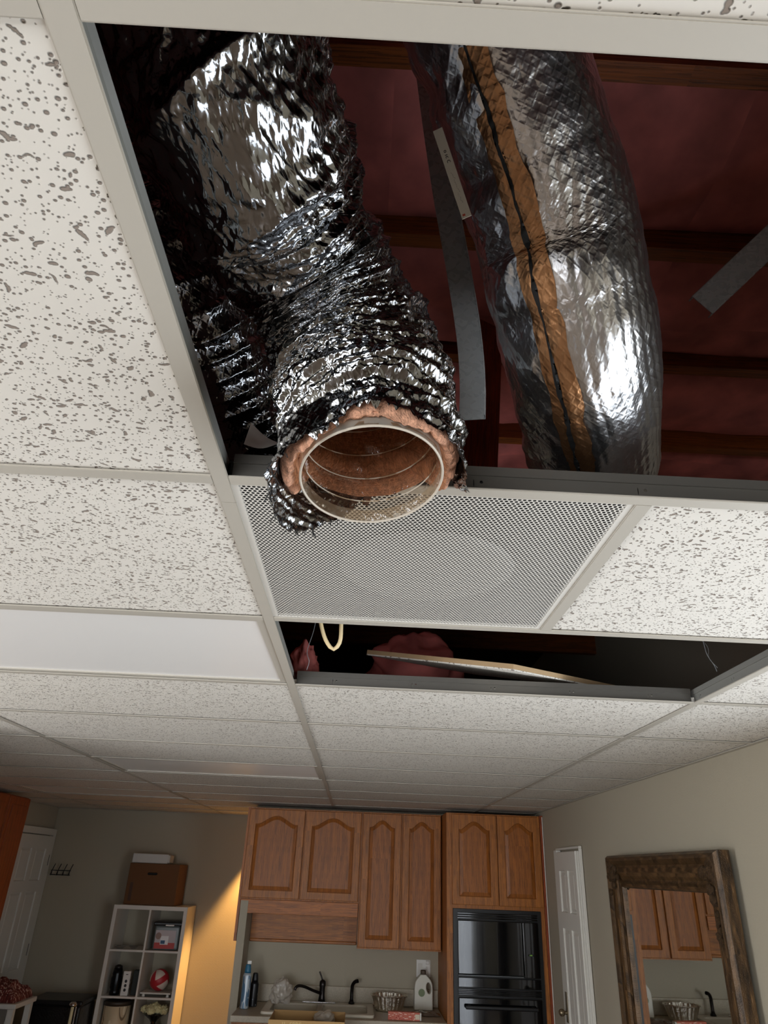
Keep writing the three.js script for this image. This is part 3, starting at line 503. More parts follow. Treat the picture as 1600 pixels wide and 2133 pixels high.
{ // base cabinet, worktop, sink
  const t = thing('base_cabinet', 'oak base cabinet under the beige worktop', 'cabinet', [0, 0, 0]);
  part(t, 'carcass', merge([boxB(-0.835, -0.815, 0.1, 0.868, ZW + 0.02, ZO - 0.02), boxB(0.694, 0.714, 0.1, 0.868, ZW + 0.02, ZO - 0.02), boxB(-0.815, 0.694, 0.1, 0.12, ZW + 0.02, ZO - 0.02), boxB(-0.835, 0.714, 0.1, 0.868, ZW + 0.001, ZW + 0.02), boxB(-0.815, 0.694, 0.84, 0.868, ZO - 0.06, ZO - 0.02), boxB(-0.82, 0.714, 0, 0.1, ZW + 0.001, ZO - 0.09)]), M.oak);
  for (let i = 0; i < 4; i++) { const a = -0.828 + i * 0.385; const d = part(t, 'door', rboxB(a, a + 0.375, 0.12, 0.66, ZO - 0.02, ZO - 0.001, 0.004), M.oak); part(d, 'raised_panel', rboxB(a + 0.06, a + 0.315, 0.18, 0.6, ZO - 0.002, ZO + 0.004, 0.004), M.oakPanel); part(t, 'drawer_front', rboxB(a, a + 0.375, 0.69, 0.855, ZO - 0.02, ZO - 0.001, 0.004), M.oakFlat); }
}
const WT = 0.91;
{
  const t = thing('worktop', 'beige laminate kitchen worktop with upstand behind the sink', 'worktop', [0, 0, 0]);
  const s = new THREE.Shape(); s.moveTo(-0.838, -(ZW + 0.001)); s.lineTo(0.714, -(ZW + 0.001)); s.lineTo(0.714, 6.08); s.lineTo(-0.838, 6.08); s.closePath();
  const hole = new THREE.Path(); hole.moveTo(-0.60, 6.62); hole.lineTo(0.16, 6.62); hole.lineTo(0.16, 6.2); hole.lineTo(-0.60, 6.2); hole.closePath(); s.holes.push(hole);
  part(t, 'slab', uvm(new THREE.ExtrudeGeometry(s, { depth: 0.03, bevelThickness: 0.005, bevelSize: 0.005, bevelOffset: -0.005, bevelSegments: 3 }).rotateX(-Math.PI / 2).translate(0, 0.875, 0)), M.laminate);
  part(t, 'upstand', rboxB(-0.838, 0.714, WT + 0.001, 1.03, ZW + 0.001, ZW + 0.02, 0.006), M.laminate);
}
{
  const t = thing('sink', 'off white double bowl sink set into the beige worktop', 'sink', [0, 0, 0]), m = std(0xd2c9b6, 0.3);
  const s = new THREE.Shape(); const rrect = (p, x0, x1, y0, y1, r) => { p.moveTo(x0 + r, y0); p.lineTo(x1 - r, y0); p.quadraticCurveTo(x1, y0, x1, y0 + r); p.lineTo(x1, y1 - r); p.quadraticCurveTo(x1, y1, x1 - r, y1); p.lineTo(x0 + r, y1); p.quadraticCurveTo(x0, y1, x0, y1 - r); p.lineTo(x0, y0 + r); p.quadraticCurveTo(x0, y0, x0 + r, y0); };
  rrect(s, -0.64, 0.19, 6.15, 6.66, 0.03);
  for (const [a, b] of [[-0.58, -0.24], [-0.2, 0.14]]) { const h = new THREE.Path(); rrect(h, a, b, 6.21, 6.56, 0.04); s.holes.push(h); }
  part(t, 'rim', new THREE.ExtrudeGeometry(s, { depth: 0.008, bevelThickness: 0.006, bevelSize: 0.006, bevelOffset: -0.006, bevelSegments: 3 }).rotateX(-Math.PI / 2).translate(0, WT + 0.006, 0), m);
  for (const [a, b] of [[-0.58, -0.24], [-0.2, 0.14]]) part(t, 'basin', merge([boxB(a, b, 0.74, 0.748, -6.56, -6.21), boxB(a - 0.008, a, 0.74, 0.912, -6.56, -6.21), boxB(b, b + 0.008, 0.74, 0.912, -6.56, -6.21), boxB(a, b, 0.74, 0.912, -6.568, -6.56), boxB(a, b, 0.74, 0.912, -6.21, -6.202)]), m);
  for (const x of [-0.41, -0.03]) part(t, 'drain', cyl(0.04, 0.04, 0.004, x, 0.75, -6.38), M.chrome);
}
{
  const x = -0.215, z = -6.605, y = WT + 0.0195, t = thing('faucet', 'dark curved kitchen faucet with bright chrome base plate at the sink', 'faucet', [x, y, z]);
  part(t, 'base_plate', rbox(0.26, 0.012, 0.055, 0.006, -0.02, 0.006, 0), M.chrome, 'bright chrome base plate');
  part(t, 'body', lathe([[0, 0.012], [0.028, 0.012], [0.026, 0.03], [0.022, 0.05], [0.022, 0.1], [0.026, 0.115], [0.024, 0.14], [0.012, 0.152], [0, 0.153]], 28), M.bronze);
  part(t, 'spout', tube([[0, 0.06, 0.01], [-0.07, 0.085, 0.05], [-0.14, 0.112, 0.085], [-0.185, 0.118, 0.105], [-0.205, 0.105, 0.115], [-0.207, 0.09, 0.116]], 0.0105, 40, 12), M.bronze);
  part(t, 'lever', tube([[0, 0.145, 0], [-0.012, 0.17, 0], [-0.03, 0.205, -0.005]], 0.006, 14, 8), M.bronze);
}
{
  const t = thing('side_sprayer', 'dark upright sink sprayer standing right of the faucet', 'sprayer', [0.02, WT + 0.0195, -6.61]);
  part(t, 'holder', lathe([[0, 0], [0.024, 0], [0.022, 0.012], [0.016, 0.02], [0.015, 0.03], [0, 0.03]], 24), M.bronze);
  part(t, 'handle', tube([[0, 0.025, 0], [0, 0.09, 0], [0.004, 0.125, 0.006], [0.022, 0.148, 0.02], [0.045, 0.155, 0.03]], 0.0135, 24, 12), M.bronze);
}
{
  const t = thing('foil_pan', 'oval fluted aluminium foil pan on the worktop', 'pan', [0.31, WT + 0.001, -6.5]);
  const fl = (a) => 1 + 0.02 * Math.sign(Math.sin(a * 22)) * Math.pow(Math.abs(Math.sin(a * 22)), 0.5);
  part(t, 'bowl', grid(24, 264, (u, v) => { const a = v * 6.2832, k = u < 0.3 ? (u / 0.3) * 0.1 : 0.1 + 0.035 * ((u - 0.3) / 0.7), y = u < 0.3 ? 0.002 : 0.002 + 0.098 * ((u - 0.3) / 0.7), f = u < 0.3 ? 1 : fl(a); return [Math.cos(a) * k * f, y, Math.sin(a) * k * f * 0.8]; }, true), foil(0.0012, 0xe8e4da, 0.2));
  part(t, 'rim', grid(8, 200, (u, v) => { const a = v * 6.2832, b = u * 6.2832, r = 0.139 + 0.007 * Math.cos(b), w = 0.0035 * tri(a * 6, 1, 201); return [Math.cos(a) * r, 0.101 + 0.005 * Math.sin(b) + w, Math.sin(a) * r * 0.81]; }, true), foil(0.0012, 0xe8e4da, 0.2));
}
{
  const t = thing('detergent_jug', 'white plastic detergent jug with brown cap in front of the outlet', 'jug', [0.585, WT + 0.001, -6.60]), m = std(0xd6d3c6, 0.4);
  const s = new THREE.Shape(); s.moveTo(-0.07, 0); s.lineTo(0.07, 0); s.quadraticCurveTo(0.074, 0, 0.074, 0.02); s.lineTo(0.073, 0.14); s.bezierCurveTo(0.072, 0.2, 0.04, 0.215, 0.02, 0.235); s.lineTo(-0.024, 0.235); s.bezierCurveTo(-0.04, 0.215, -0.072, 0.2, -0.073, 0.14); s.lineTo(-0.074, 0.02); s.quadraticCurveTo(-0.074, 0, -0.07, 0);
  const h = new THREE.Path(); h.absellipse(0.04, 0.145, 0.017, 0.036, 0, 6.2832, true, 0.15); s.holes.push(h);
  part(t, 'body', new THREE.ExtrudeGeometry(s, { depth: 0.05, bevelThickness: 0.012, bevelSize: 0.007, bevelOffset: -0.007, bevelSegments: 5, curveSegments: 16 }).translate(0, 0, -0.025), m);
  part(t, 'cap', lathe([[0, 0.226], [0.021, 0.226], [0.022, 0.255], [0.019, 0.262], [0, 0.262]], 24).translate(-0.002, 0, 0), std(0x574b3f, 0.5));
  part(t, 'label', cyl(0.026, 0.026, 0.001, 0, 0, 0).rotateX(Math.PI / 2).translate(-0.016, 0.115, 0.0395), std(0x7d8a68, 0.6), 'round dull green label');
}
{
  const t = thing('outlet', 'white wall outlet with switch above the detergent jug', 'outlet', [0.595, 1.172, ZW + 0.0005]);
  part(t, 'plate', rbox(0.115, 0.12, 0.006, 0.003, 0, 0, 0.003), M.whiteGloss); part(t, 'switch', rbox(0.012, 0.024, 0.012, 0.002, 0.027, 0.0, 0.009), M.whiteGloss); part(t, 'receptacle', rbox(0.034, 0.07, 0.004, 0.001, -0.026, 0, 0.007), M.white); part(t, 'plug_light', rbox(0.028, 0.026, 0.02, 0.004, 0.032, 0.042, 0.014), M.whiteGloss);
}
{
  const t = thing('wrap_carton', 'red and white carton of wrap lying at worktop front edge', 'carton', [0.405, WT + 0.0265, -6.145], -0.08);
  const ct = canvasTex(512, 96, (x, w, h) => { x.fillStyle = '#c86a55'; x.fillRect(0, 0, w, h); for (let i = 0; i < 60; i++) { x.fillStyle = ['#e7b7a4', '#a83c30', '#f1d9c9'][i % 3]; x.fillRect(rr(0, 430), rr(0, h), rr(6, 40), rr(3, 12)); } x.fillStyle = '#d9cdb6'; x.fillRect(440, 20, 72, 60); });
  part(t, 'carton_body', new RoundedBoxGeometry(0.23, 0.05, 0.05, 2, 0.003), std(0xffffff, 0.6, { map: ct })); part(t, 'end_flap', rbox(0.012, 0.046, 0.046, 0.003, 0.121, 0.0, 0), M.white);
}
{
  const bagM = phys(0xe8e2d8, 0.25, { transmission: 0.55, thickness: 0, side: THREE.DoubleSide });
  const g = lump(0.088, 1.0, 0.95, 0.7, 0.4, 2.0, 211, 50); { const p = g.attributes.position; for (let i = 0; i < p.count; i++) { const x = p.getX(i), y = p.getY(i), z = p.getZ(i), k = 1 + 0.12 * tri(x * 40, y * 40 + z * 30, 212); p.setXYZ(i, x * k, Math.max(-0.075, y * k), z * k); } g.computeVertexNormals(); }
  solo('plastic_bag', g, bagM, 'crumpled clear plastic bag on the sink left of the faucet', 'bag', [-0.52, WT + 0.102, -6.46]);
  const w = grid(60, 40, (u, v) => { const x = (u - 0.5) * 0.24, z = (v - 0.5) * 0.12, e = Math.min(1, 6 * Math.min(u, 1 - u, v, 1 - v)); return [x, 0.003 + e * (0.014 + 0.014 * fbm(x * 18, z * 18, 221, 3) + 0.008 * tri(x * 40, z * 40, 222)), z]; });
  solo('plastic_wrap', w, phys(0x8d7c6c, 0.2, { transmission: 0.4, thickness: 0, side: THREE.DoubleSide }), 'wrinkled dark plastic wrapping on the worktop before the jug', 'wrapping', [0.575, WT + 0.003, -6.36]);
}
function can(label, x, z, bodyTex, capColor, h, topWhite) {
  const t = thing('spray_can', label, 'spray can', [x, WT + 0.001, z], 0.3);
  part(t, 'body', lathe([[0, 0], [0.03, 0], [0.032, 0.004], [0.032, h - 0.02], [0.024, h], [0, h]], 36), std(0xffffff, 0.35, { map: bodyTex, metalness: 0.2 }));
  part(t, 'cap', lathe([[0.0, h], [0.025, h], [0.024, h + 0.012], [0.019, h + 0.05], [0.014, h + 0.055], [0, h + 0.055]], 28), std(capColor, 0.4));
  if (topWhite) part(t, 'nozzle', rbox(0.032, 0.024, 0.02, 0.005, 0.006, h + 0.067, 0), M.whiteGloss, 'white spray nozzle');
}
const canBlue = canvasTex(256, 256, (x, w, h) => { x.fillStyle = '#b9c3cb'; x.fillRect(0, 0, w, h); x.fillStyle = '#22303a'; for (let i = 0; i < 8; i++) x.fillRect(i * 32 + 10, 30, 9, 22); x.fillStyle = '#5f7f9c'; for (let i = 0; i < 60; i++) { x.beginPath(); x.arc(rr(0, w), rr(100, h), rr(4, 16), 0, 7); x.fill(); } x.fillStyle = '#dfe6ea'; for (let i = 0; i < 40; i++) x.fillRect(rr(0, w), rr(70, h), rr(3, 18), 2); });
const canBlack = canvasTex(256, 256, (x, w, h) => { x.fillStyle = '#17181c'; x.fillRect(0, 0, w, h); x.fillStyle = '#8b9299'; for (let i = 0; i < 26; i++) x.fillRect(rr(0, w), rr(60, 170), rr(3, 14), 3); });
can('blue and white spray can with white nozzle left of the sink', -0.785, -6.36, canBlue, 0x2e6f8f, 0.225, true);
can('black spray can half hidden behind the blue one', -0.735, -6.47, canBlack, 0x15161a, 0.16, false);
{ // tall carton in front of the sink
  const t = thing('open_carton', 'tall open cardboard box standing before the sink', 'box', [-0.262, 0, -5.59]), w = 0.485, d = 0.36, h = 1.0, k = 0.004;
  const front = canvasTex(512, 256, (x, W, H) => { x.fillStyle = '#c7a069'; x.fillRect(0, 0, W, H); x.fillStyle = '#e0c489'; x.font = 'bold 34px sans-serif'; x.fillText('U . SPRC', 90, 34); });
  part(t, 'wall', boxB(-w / 2, w / 2, 0, h, -d / 2, -d / 2 + k), M.card); part(t, 'wall', boxB(-w / 2, -w / 2 + k, 0, h - 0.004, -d / 2 + k, d / 2 - k), M.card); part(t, 'wall', boxB(w / 2 - k, w / 2, 0, h - 0.004, -d / 2 + k, d / 2 - k), M.card);
  const f = new THREE.PlaneGeometry(w, 0.24).translate(0, h - 0.12, d / 2 + 0.0006); part(t, 'wall', boxB(-w / 2, w / 2, 0, h, d / 2 - k, d / 2), M.card); part(t, 'print', f, std(0xffffff, 0.85, { map: front }), 'pale yellow lettering at the top edge');
  part(t, 'base', boxB(-w / 2 + k, w / 2 - k, 0.002, 0.006, -d / 2 + k, d / 2 - k), M.card);
  part(t, 'packing', lump(0.05, 1.3, 0.9, 0.8, 0.4, 2, 231).translate(0.1, h - 0.03, -0.12), phys(0xd8cdbb, 0.4, { transmission: 0.5, thickness: 0 }), 'crumpled clear packing');
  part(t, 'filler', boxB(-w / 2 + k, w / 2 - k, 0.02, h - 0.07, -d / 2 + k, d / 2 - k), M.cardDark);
}
// ------------------------------------------------------------------ right wall: white door and the framed mirror
function sixPanel(parent, w, h) {                               // slab with raised panels, facing +z, base at y = 0, centred
  const st = 0.11 * (w / 0.75), mid = 0.1 * (w / 0.75), pw = (w - 2 * st - mid) / 2, rowsY = [[0.22, 0.78], [0.92, 1.56], [1.66, h - 0.12]], s = new THREE.Shape();
  s.moveTo(-w / 2, 0); s.lineTo(w / 2, 0); s.lineTo(w / 2, h); s.lineTo(-w / 2, h); s.closePath();
  const panels = [];
  for (const [a, b] of rowsY) for (const x of [-w / 2 + st, w / 2 - st - pw]) { const p = new THREE.Path(); p.moveTo(x, a); p.lineTo(x, b); p.lineTo(x + pw, b); p.lineTo(x + pw, a); p.closePath(); s.holes.push(p); panels.push([x, x + pw, a, b]); }
  const slab = part(parent, 'slab', merge([new THREE.ExtrudeGeometry(s, { depth: 0.006, bevelThickness: 0.005, bevelSize: 0.006, bevelOffset: -0.006, bevelSegments: 2 }).translate(0, 0, 0.018), boxB(-w / 2, w / 2, 0, h, -0.018, 0.014)]), M.white);
  for (const [a, b, c, d] of panels) { const q = new THREE.Shape(); q.moveTo(a + 0.008, c + 0.008); q.lineTo(b - 0.008, c + 0.008); q.lineTo(b - 0.008, d - 0.008); q.lineTo(a + 0.008, d - 0.008); q.closePath(); part(slab, 'panel', new THREE.ExtrudeGeometry(q, { depth: 0.001, bevelThickness: 0.009, bevelSize: 0.018, bevelOffset: -0.018, bevelSegments: 1 }).translate(0, 0, 0.013), M.white); }
}
{
  const t = struct('door_2'); t.position.set(XR - 0.02, 0, -5.33); t.rotation.y = -Math.PI / 2;
  sixPanel(t, 0.5, 2.03);
  part(t, 'casing', merge([rboxB(-0.325, -0.256, 0, 2.045, -0.015, 0.022, 0.004), rboxB(0.256, 0.272, 0, 2.045, -0.015, 0.006, 0.003), rboxB(-0.325, 0.272, 2.045, 2.06, -0.015, 0.006, 0.003)]), M.white);
  part(t, 'latch_plate', rboxB(-0.245, -0.195, 1.02, 1.19, 0.02, 0.032, 0.003), std(0x8d7f66, 0.4, { metalness: 0.6 }), 'dull brass latch plate');
  part(t, 'door_handle', merge([new THREE.SphereGeometry(0.022, 20, 14).translate(-0.22, 1.075, 0.066), cyl(0.009, 0.012, 0.03, 0, 0, 0, 14).rotateX(Math.PI / 2).translate(-0.22, 1.075, 0.042)]), std(0x8d7f66, 0.3, { metalness: 0.8 }));
}
{
  const t = thing('floor_mirror', 'large carved dark wooden framed mirror leaning on the right wall', 'mirror', [1.478, 0, -3.666]);
  const W = 1.35, H = 1.985, frameM = std(0x7d674c, 0.38, { map: sized(tex(256, 256, (x, y) => { const k = 0.8 + 0.5 * fbm(x / 9, y / 50, 241, 4, 0); return [205 * k, 188 * k, 165 * k]; }), 0.3), bumpMap: sized(plainBump, 0.05), bumpScale: 0.002, metalness: 0.25 });
  t.rotation.order = 'YXZ'; t.rotation.set(0.004, -Math.PI / 2, 0);
  const prof = [[0, 0.0], [0, 0.045], [0.012, 0.062], [0.028, 0.066], [0.04, 0.058], [0.05, 0.05], [0.085, 0.05], [0.1, 0.044], [0.112, 0.034], [0.125, 0.036], [0.135, 0.03], [0.15, 0.03], [0.158, 0.012], [0.158, 0.0]];
  const side = (A, B, inA, inB, mat) => part(t, 'frame_side', (() => { const g = grid(30, prof.length - 1, (u, v) => { const [o, d] = prof[Math.round(v * (prof.length - 1))], a = A.clone().addScaledVector(inA, o), b = B.clone().addScaledVector(inB, o), q = a.lerp(b, u); return [q.x, q.y, d, o + d, u * 1.7]; }).toNonIndexed(); g.computeVertexNormals(); return g; })(), mat);
  const c = [V(-W / 2, 0, 0), V(W / 2, 0, 0), V(W / 2, H, 0), V(-W / 2, H, 0)], inn = [V(1, 1, 0), V(-1, 1, 0), V(-1, -1, 0), V(1, -1, 0)];
  for (let i = 0; i < 4; i++) side(c[(i + 1) % 4], c[i], inn[(i + 1) % 4], inn[i], frameM);
  part(t, 'backing', boxB(-W / 2 + 0.01, W / 2 - 0.01, 0.01, H - 0.01, 0.0, 0.012), M.ebonyMatt);
  part(t, 'glass', new THREE.BoxGeometry(W - 0.3, H - 0.3, 0.003).translate(0, H / 2, 0.0155), M.mirror);
  const leaf = (x, y, r, s) => lump(r, 1, 1, 0.55, 0.3, 2.5, s, 12).translate(x, y, 0.055);
  for (let i = 0; i < 4; i++) { const a = c[i], n = inn[i], g = []; for (let k = 0; k < 15; k++) g.push(leaf(a.x + n.x * (0.035 + (k % 3 === 0 ? k * 0.011 : rr(0, 0.07))), a.y + n.y * (0.035 + (k % 3 === 1 ? k * 0.011 : rr(0, 0.07))), rr(0.014, 0.028), 250 + k)); part(t, 'carved_corner', merge(g), frameM); }
  for (const [x, y] of [[-W / 2 + 0.02, 1.18], [W / 2 - 0.075, 1.72], [-W / 2 + 0.02, 0.6]]) { const g = []; for (let k = 0; k < 6; k++) g.push(leaf(x + rr(-0.015, 0.015), y + (k - 3) * 0.018, rr(0.01, 0.017), 270 + k)); part(t, 'carved_leaf', merge(g), frameM); }
}
// ------------------------------------------------------------------ left side: pantry, door, shelf and what stands there
{
  const t = thing('pantry_cabinet', 'tall reddish oak pantry cabinet along the left wall up to the ceiling', 'cabinet', [0, 0, 0]);
  part(t, 'carcass', boxB(XL + 0.002, -2.862, 0, 2.312, -6.59, -4.9), M.oakDark);
  for (const [a, b] of [[-6.585, -6.2], [-6.19, -5.62], [-5.61, -4.905]]) for (const [c, d] of [[0.1, 1.15], [1.165, 2.305]]) { const dr = part(t, 'door', rboxB(-2.862, -2.842, c, d, a, b, 0.004), M.oakDark); part(dr, 'raised_panel', rboxB(-2.845, -2.836, c + 0.06, d - 0.06, a + 0.06, b - 0.06, 0.004), M.oakDark); }
}
{
  const t = struct('door_1'); t.position.set(XL + 0.02, 0, -7.655); t.rotation.y = Math.PI / 2;
  sixPanel(t, 0.81, 2.06);
  part(t, 'casing', merge([rboxB(0.412, 0.48, 0, 2.13, -0.015, 0.022, 0.004), rboxB(-0.48, -0.412, 0, 2.13, -0.015, 0.022, 0.004), rboxB(-0.48, 0.48, 2.068, 2.13, -0.015, 0.0225, 0.004)]), M.white);
  for (const y of [1.84, 1.06, 0.25]) part(t, 'hinge', rboxB(0.395, 0.42, y - 0.05, y + 0.05, 0.018, 0.028, 0.003), M.ebonyMatt, 'black hinge');
  part(t, 'door_handle', new THREE.SphereGeometry(0.03, 20, 14).translate(-0.34, 0.98, 0.075), M.bronze);
}
{
  const t = thing('coat_hook_rack', 'small black wire hook rack on the wall beside the left door', 'hook rack', [-3.03, 1.74, ZF + 0.001]), g = [];
  for (const y of [-0.03, 0.01]) g.push(tube([[-0.1, y, 0.006], [0, y, 0.008], [0.1, y, 0.006]], 0.004, 12, 6));
  for (const x of [-0.09, -0.03, 0.03, 0.09]) g.push(tube([[x, 0.01, 0.008], [x, -0.03, 0.012], [x + 0.004, -0.03, 0.04], [x + 0.03, 0.03, 0.07], [x + 0.05, 0.07, 0.085]], 0.004, 18, 6));
  for (const q of g.slice(0, 2)) part(t, 'rail', q, M.ebonyMatt); for (const q of g.slice(2)) part(t, 'hook', q, M.ebonyMatt);
}
const SX0 = -2.30, SX1 = -1.595, SZ0 = ZF + 0.012, SZ1 = -7.74, shelfY = [0.034, 0.397, 0.76, 1.123];
{
  const t = thing('cube_shelf', 'white open cube shelf with two columns against the far wall', 'shelf', [0, 0, 0]), m = std(0xd8d2c8, 0.45);
  part(t, 'side_panel', boxB(SX0, SX0 + 0.034, 0, 1.486, SZ0, SZ1), m); part(t, 'side_panel', boxB(SX1 - 0.034, SX1, 0, 1.486, SZ0, SZ1), m);
  part(t, 'top_panel', boxB(SX0 + 0.034, SX1 - 0.034, 1.452, 1.486, SZ0, SZ1), m); part(t, 'bottom_panel', boxB(SX0 + 0.034, SX1 - 0.034, 0, 0.034, SZ0, SZ1), m);
  const mx = (SX0 + SX1) / 2; part(t, 'divider', boxB(mx - 0.008, mx + 0.008, 0.034, 1.452, SZ0, SZ1 - 0.002), m);
  for (const y of shelfY.slice(1)) for (const [a, b] of [[SX0 + 0.034, mx - 0.008], [mx + 0.008, SX1 - 0.034]]) part(t, 'shelf_board', boxB(a, b, y - 0.016, y, SZ0, SZ1 - 0.002), m);
}
{
  const t = thing('moving_box', 'closed brown cardboard box on top of the white cube shelf', 'box', [-1.985, 1.488, -7.95], -0.05);
  part(t, 'carton_body', rbox(0.5, 0.36, 0.3, 0.006, 0, 0.18, 0), std(0x6a4629, 0.9));
  part(t, 'handle_hole', new THREE.CapsuleGeometry(0.012, 0.075, 6, 14).rotateZ(Math.PI / 2).translate(-0.01, 0.27, 0.1475), M.black, 'dark oval hand hole');
  const mk = canvasTex(128, 256, (x) => { x.fillStyle = '#6a4629'; x.fillRect(0, 0, 128, 256); x.fillStyle = '#2a1a10'; x.fillRect(64, 30, 14, 34); x.fillRect(54, 74, 10, 12); x.beginPath(); x.ellipse(66, 104, 24, 12, 0, 0, 7); x.fill(); });
  part(t, 'side_print', box(0.002, 0.3, 0.22, 0.2505, 0.18, 0), std(0xffffff, 0.9, { map: mk }));
  part(t, 'tape', box(0.03, 0.16, 0.001, -0.2, 0.11, 0.1506), std(0x4a3020, 0.6));
}
{
  const t = thing('white_carton', 'white oblong carton lying on top of the brown box', 'box', [-2.06, 1.849, -7.93], -0.04);
  part(t, 'carton_body', rbox(0.36, 0.085, 0.16, 0.008, 0, 0.0435, 0), std(0xcfccc6, 0.7)); part(t, 'end_flap', rbox(0.02, 0.07, 0.15, 0.006, 0.187, 0.043, 0), std(0xbcb8b1, 0.7));
}
{
  const glass = phys(0xffffff, 0.08, { transmission: 0.85, thickness: 0, side: THREE.DoubleSide }), pl = M.chrome;
  const dish = (label, x, z, r) => { const t = thing('small_dish', label, 'dish', [x, shelfY[3] + 0.001, z]); part(t, 'bowl', lathe([[0, 0.002], [r * 0.5, 0.002], [r, 0.022], [r * 1.02, 0.024], [r * 0.5, 0.006], [0, 0.005]], 30), pl); };
  dish('silver dish at left in the top left shelf cell', -2.19, -7.8, 0.055); dish('smaller silver dish right of the other in top left cell', -2.07, -7.82, 0.042);
}
{
  const t = thing('plastic_tub', 'clear plastic tub with black lid and red label in top right cell', 'tub', [-1.775, shelfY[3] + 0.001, -7.88], 0.08);
  part(t, 'tub_body', rbox(0.24, 0.2, 0.18, 0.02, 0, 0.101, 0), phys(0x6b7270, 0.3, {})); part(t, 'lid', rbox(0.27, 0.03, 0.21, 0.01, 0, 0.216, 0), M.ebonyMatt);
  part(t, 'lid_clip', rbox(0.08, 0.012, 0.02, 0.004, 0.02, 0.205, 0.112), M.whiteGloss);
  const lb = canvasTex(256, 192, (x, w, h) => { x.fillStyle = '#b9aeb0'; x.fillRect(0, 0, w, h); x.fillStyle = '#b8342a'; x.fillRect(0, 130, w, 62); x.fillStyle = '#e9e7e6'; x.fillRect(70, 60, 100, 90); x.fillStyle = '#1c4d73'; x.fillRect(76, 106, 54, 36); x.fillStyle = '#8d6f63'; x.beginPath(); x.arc(40, 60, 36, 0, 7); x.fill(); });
  part(t, 'label', new THREE.BoxGeometry(0.19, 0.15, 0.002).translate(-0.01, 0.088, 0.0912), std(0xffffff, 0.5, { map: lb }));
}
{
  const t = thing('dark_tumbler', 'tall dark ridged tumbler in the middle left shelf cell', 'tumbler', [-2.175, shelfY[2] + 0.001, -7.82]);
  part(t, 'body', lathe([[0, 0], [0.045, 0], [0.047, 0.02], [0.042, 0.04], [0.05, 0.06], [0.05, 0.13], [0.043, 0.15], [0.046, 0.165], [0.04, 0.2], [0, 0.2]], 30), std(0x14181b, 0.25, { metalness: 0.5 })); part(t, 'lid', lathe([[0, 0.2], [0.038, 0.2], [0.034, 0.225], [0.012, 0.235], [0, 0.235]], 24), M.ebonyMatt);
  const b = thing('small_carton', 'narrow white carton with black print beside the dark tumbler', 'carton', [-2.075, shelfY[2] + 0.001, -7.8], 0.12);
  const bt = canvasTex(96, 256, (x) => { x.fillStyle = '#d6d2cc'; x.fillRect(0, 0, 96, 256); x.fillStyle = '#191717'; for (const y of [104, 150, 196]) { x.beginPath(); x.ellipse(48, y, 17, 17, 0, 0, 7); x.fill(); } x.fillRect(34, 30, 30, 8); });
  part(b, 'carton_body', new RoundedBoxGeometry(0.066, 0.19, 0.066, 2, 0.003).translate(0, 0.095, 0), std(0xffffff, 0.6, { map: bt }));
  const c = thing('small_carton', 'dark narrow carton behind the white one in the middle left cell', 'carton', [-2.0, shelfY[2] + 0.001, -7.86], 0.05); part(c, 'carton_body', rbox(0.06, 0.19, 0.07, 0.004, 0, 0.095, 0), std(0x20241f, 0.6)); part(c, 'end_flap', rbox(0.05, 0.004, 0.06, 0.001, 0, 0.192, 0), std(0x2b2f29, 0.6));
}
{
  const t = thing('white_tray', 'low white tray on small feet in the middle right shelf cell', 'tray', [-1.785, shelfY[2] + 0.001, -7.86]);
  part(t, 'plate', rbox(0.28, 0.014, 0.2, 0.006, 0, 0.028, 0), M.white); for (const [x, z] of [[-0.11, 0.075], [0.11, 0.075], [-0.11, -0.075], [0.11, -0.075]]) part(t, 'foot', cyl(0.012, 0.014, 0.021, x, 0.0105, z, 14), M.white);
  const bt = canvasTex(512, 256, (x, w, h) => { x.fillStyle = '#d6cabd'; x.fillRect(0, 0, w, h); x.fillStyle = '#b0262f'; for (const a of [0, 170, 340]) { x.beginPath(); x.moveTo(a + 20, 0); x.lineTo(a + 90, 0); x.lineTo(a + 60, 128); x.lineTo(a + 120, 256); x.lineTo(a + 40, 256); x.lineTo(a, 128); x.fill(); } x.fillRect(0, 96, w, 46); });
  const b = solo('toy_ball', new THREE.SphereGeometry(0.088, 40, 28).rotateZ(0.5), std(0xffffff, 0.45, { map: bt }), 'red and white ball resting on the low white tray', 'ball', [-1.785, shelfY[2] + 0.001 + 0.036 + 0.088, -7.85]); b.rotation.y = 0.6;
}
{
  const t = thing('canister', 'cream patterned canister with dark lid in the lower left cell', 'canister', [-2.13, shelfY[1] + 0.001, -7.85]);
  const ct = canvasTex(512, 256, (x, w, h) => { x.fillStyle = '#cbb694'; x.fillRect(0, 0, w, h); x.strokeStyle = '#7d6a52'; x.lineWidth = 5; for (let i = 0; i < 26; i++) { x.beginPath(); x.arc(rr(0, w), rr(0, h), rr(10, 30), rr(0, 3), rr(3, 6)); x.stroke(); } x.fillStyle = '#e6d8bb'; for (let i = 0; i < 60; i++) { x.beginPath(); x.arc(rr(0, w), rr(0, h), rr(3, 12), 0, 7); x.fill(); } });
  part(t, 'body', lathe([[0, 0], [0.115, 0], [0.118, 0.01], [0.118, 0.285], [0, 0.286]], 44), std(0xffffff, 0.4, { map: ct })); part(t, 'lid', lathe([[0, 0.286], [0.122, 0.286], [0.122, 0.312], [0.11, 0.32], [0, 0.322]], 44), std(0x3a332b, 0.5));
}
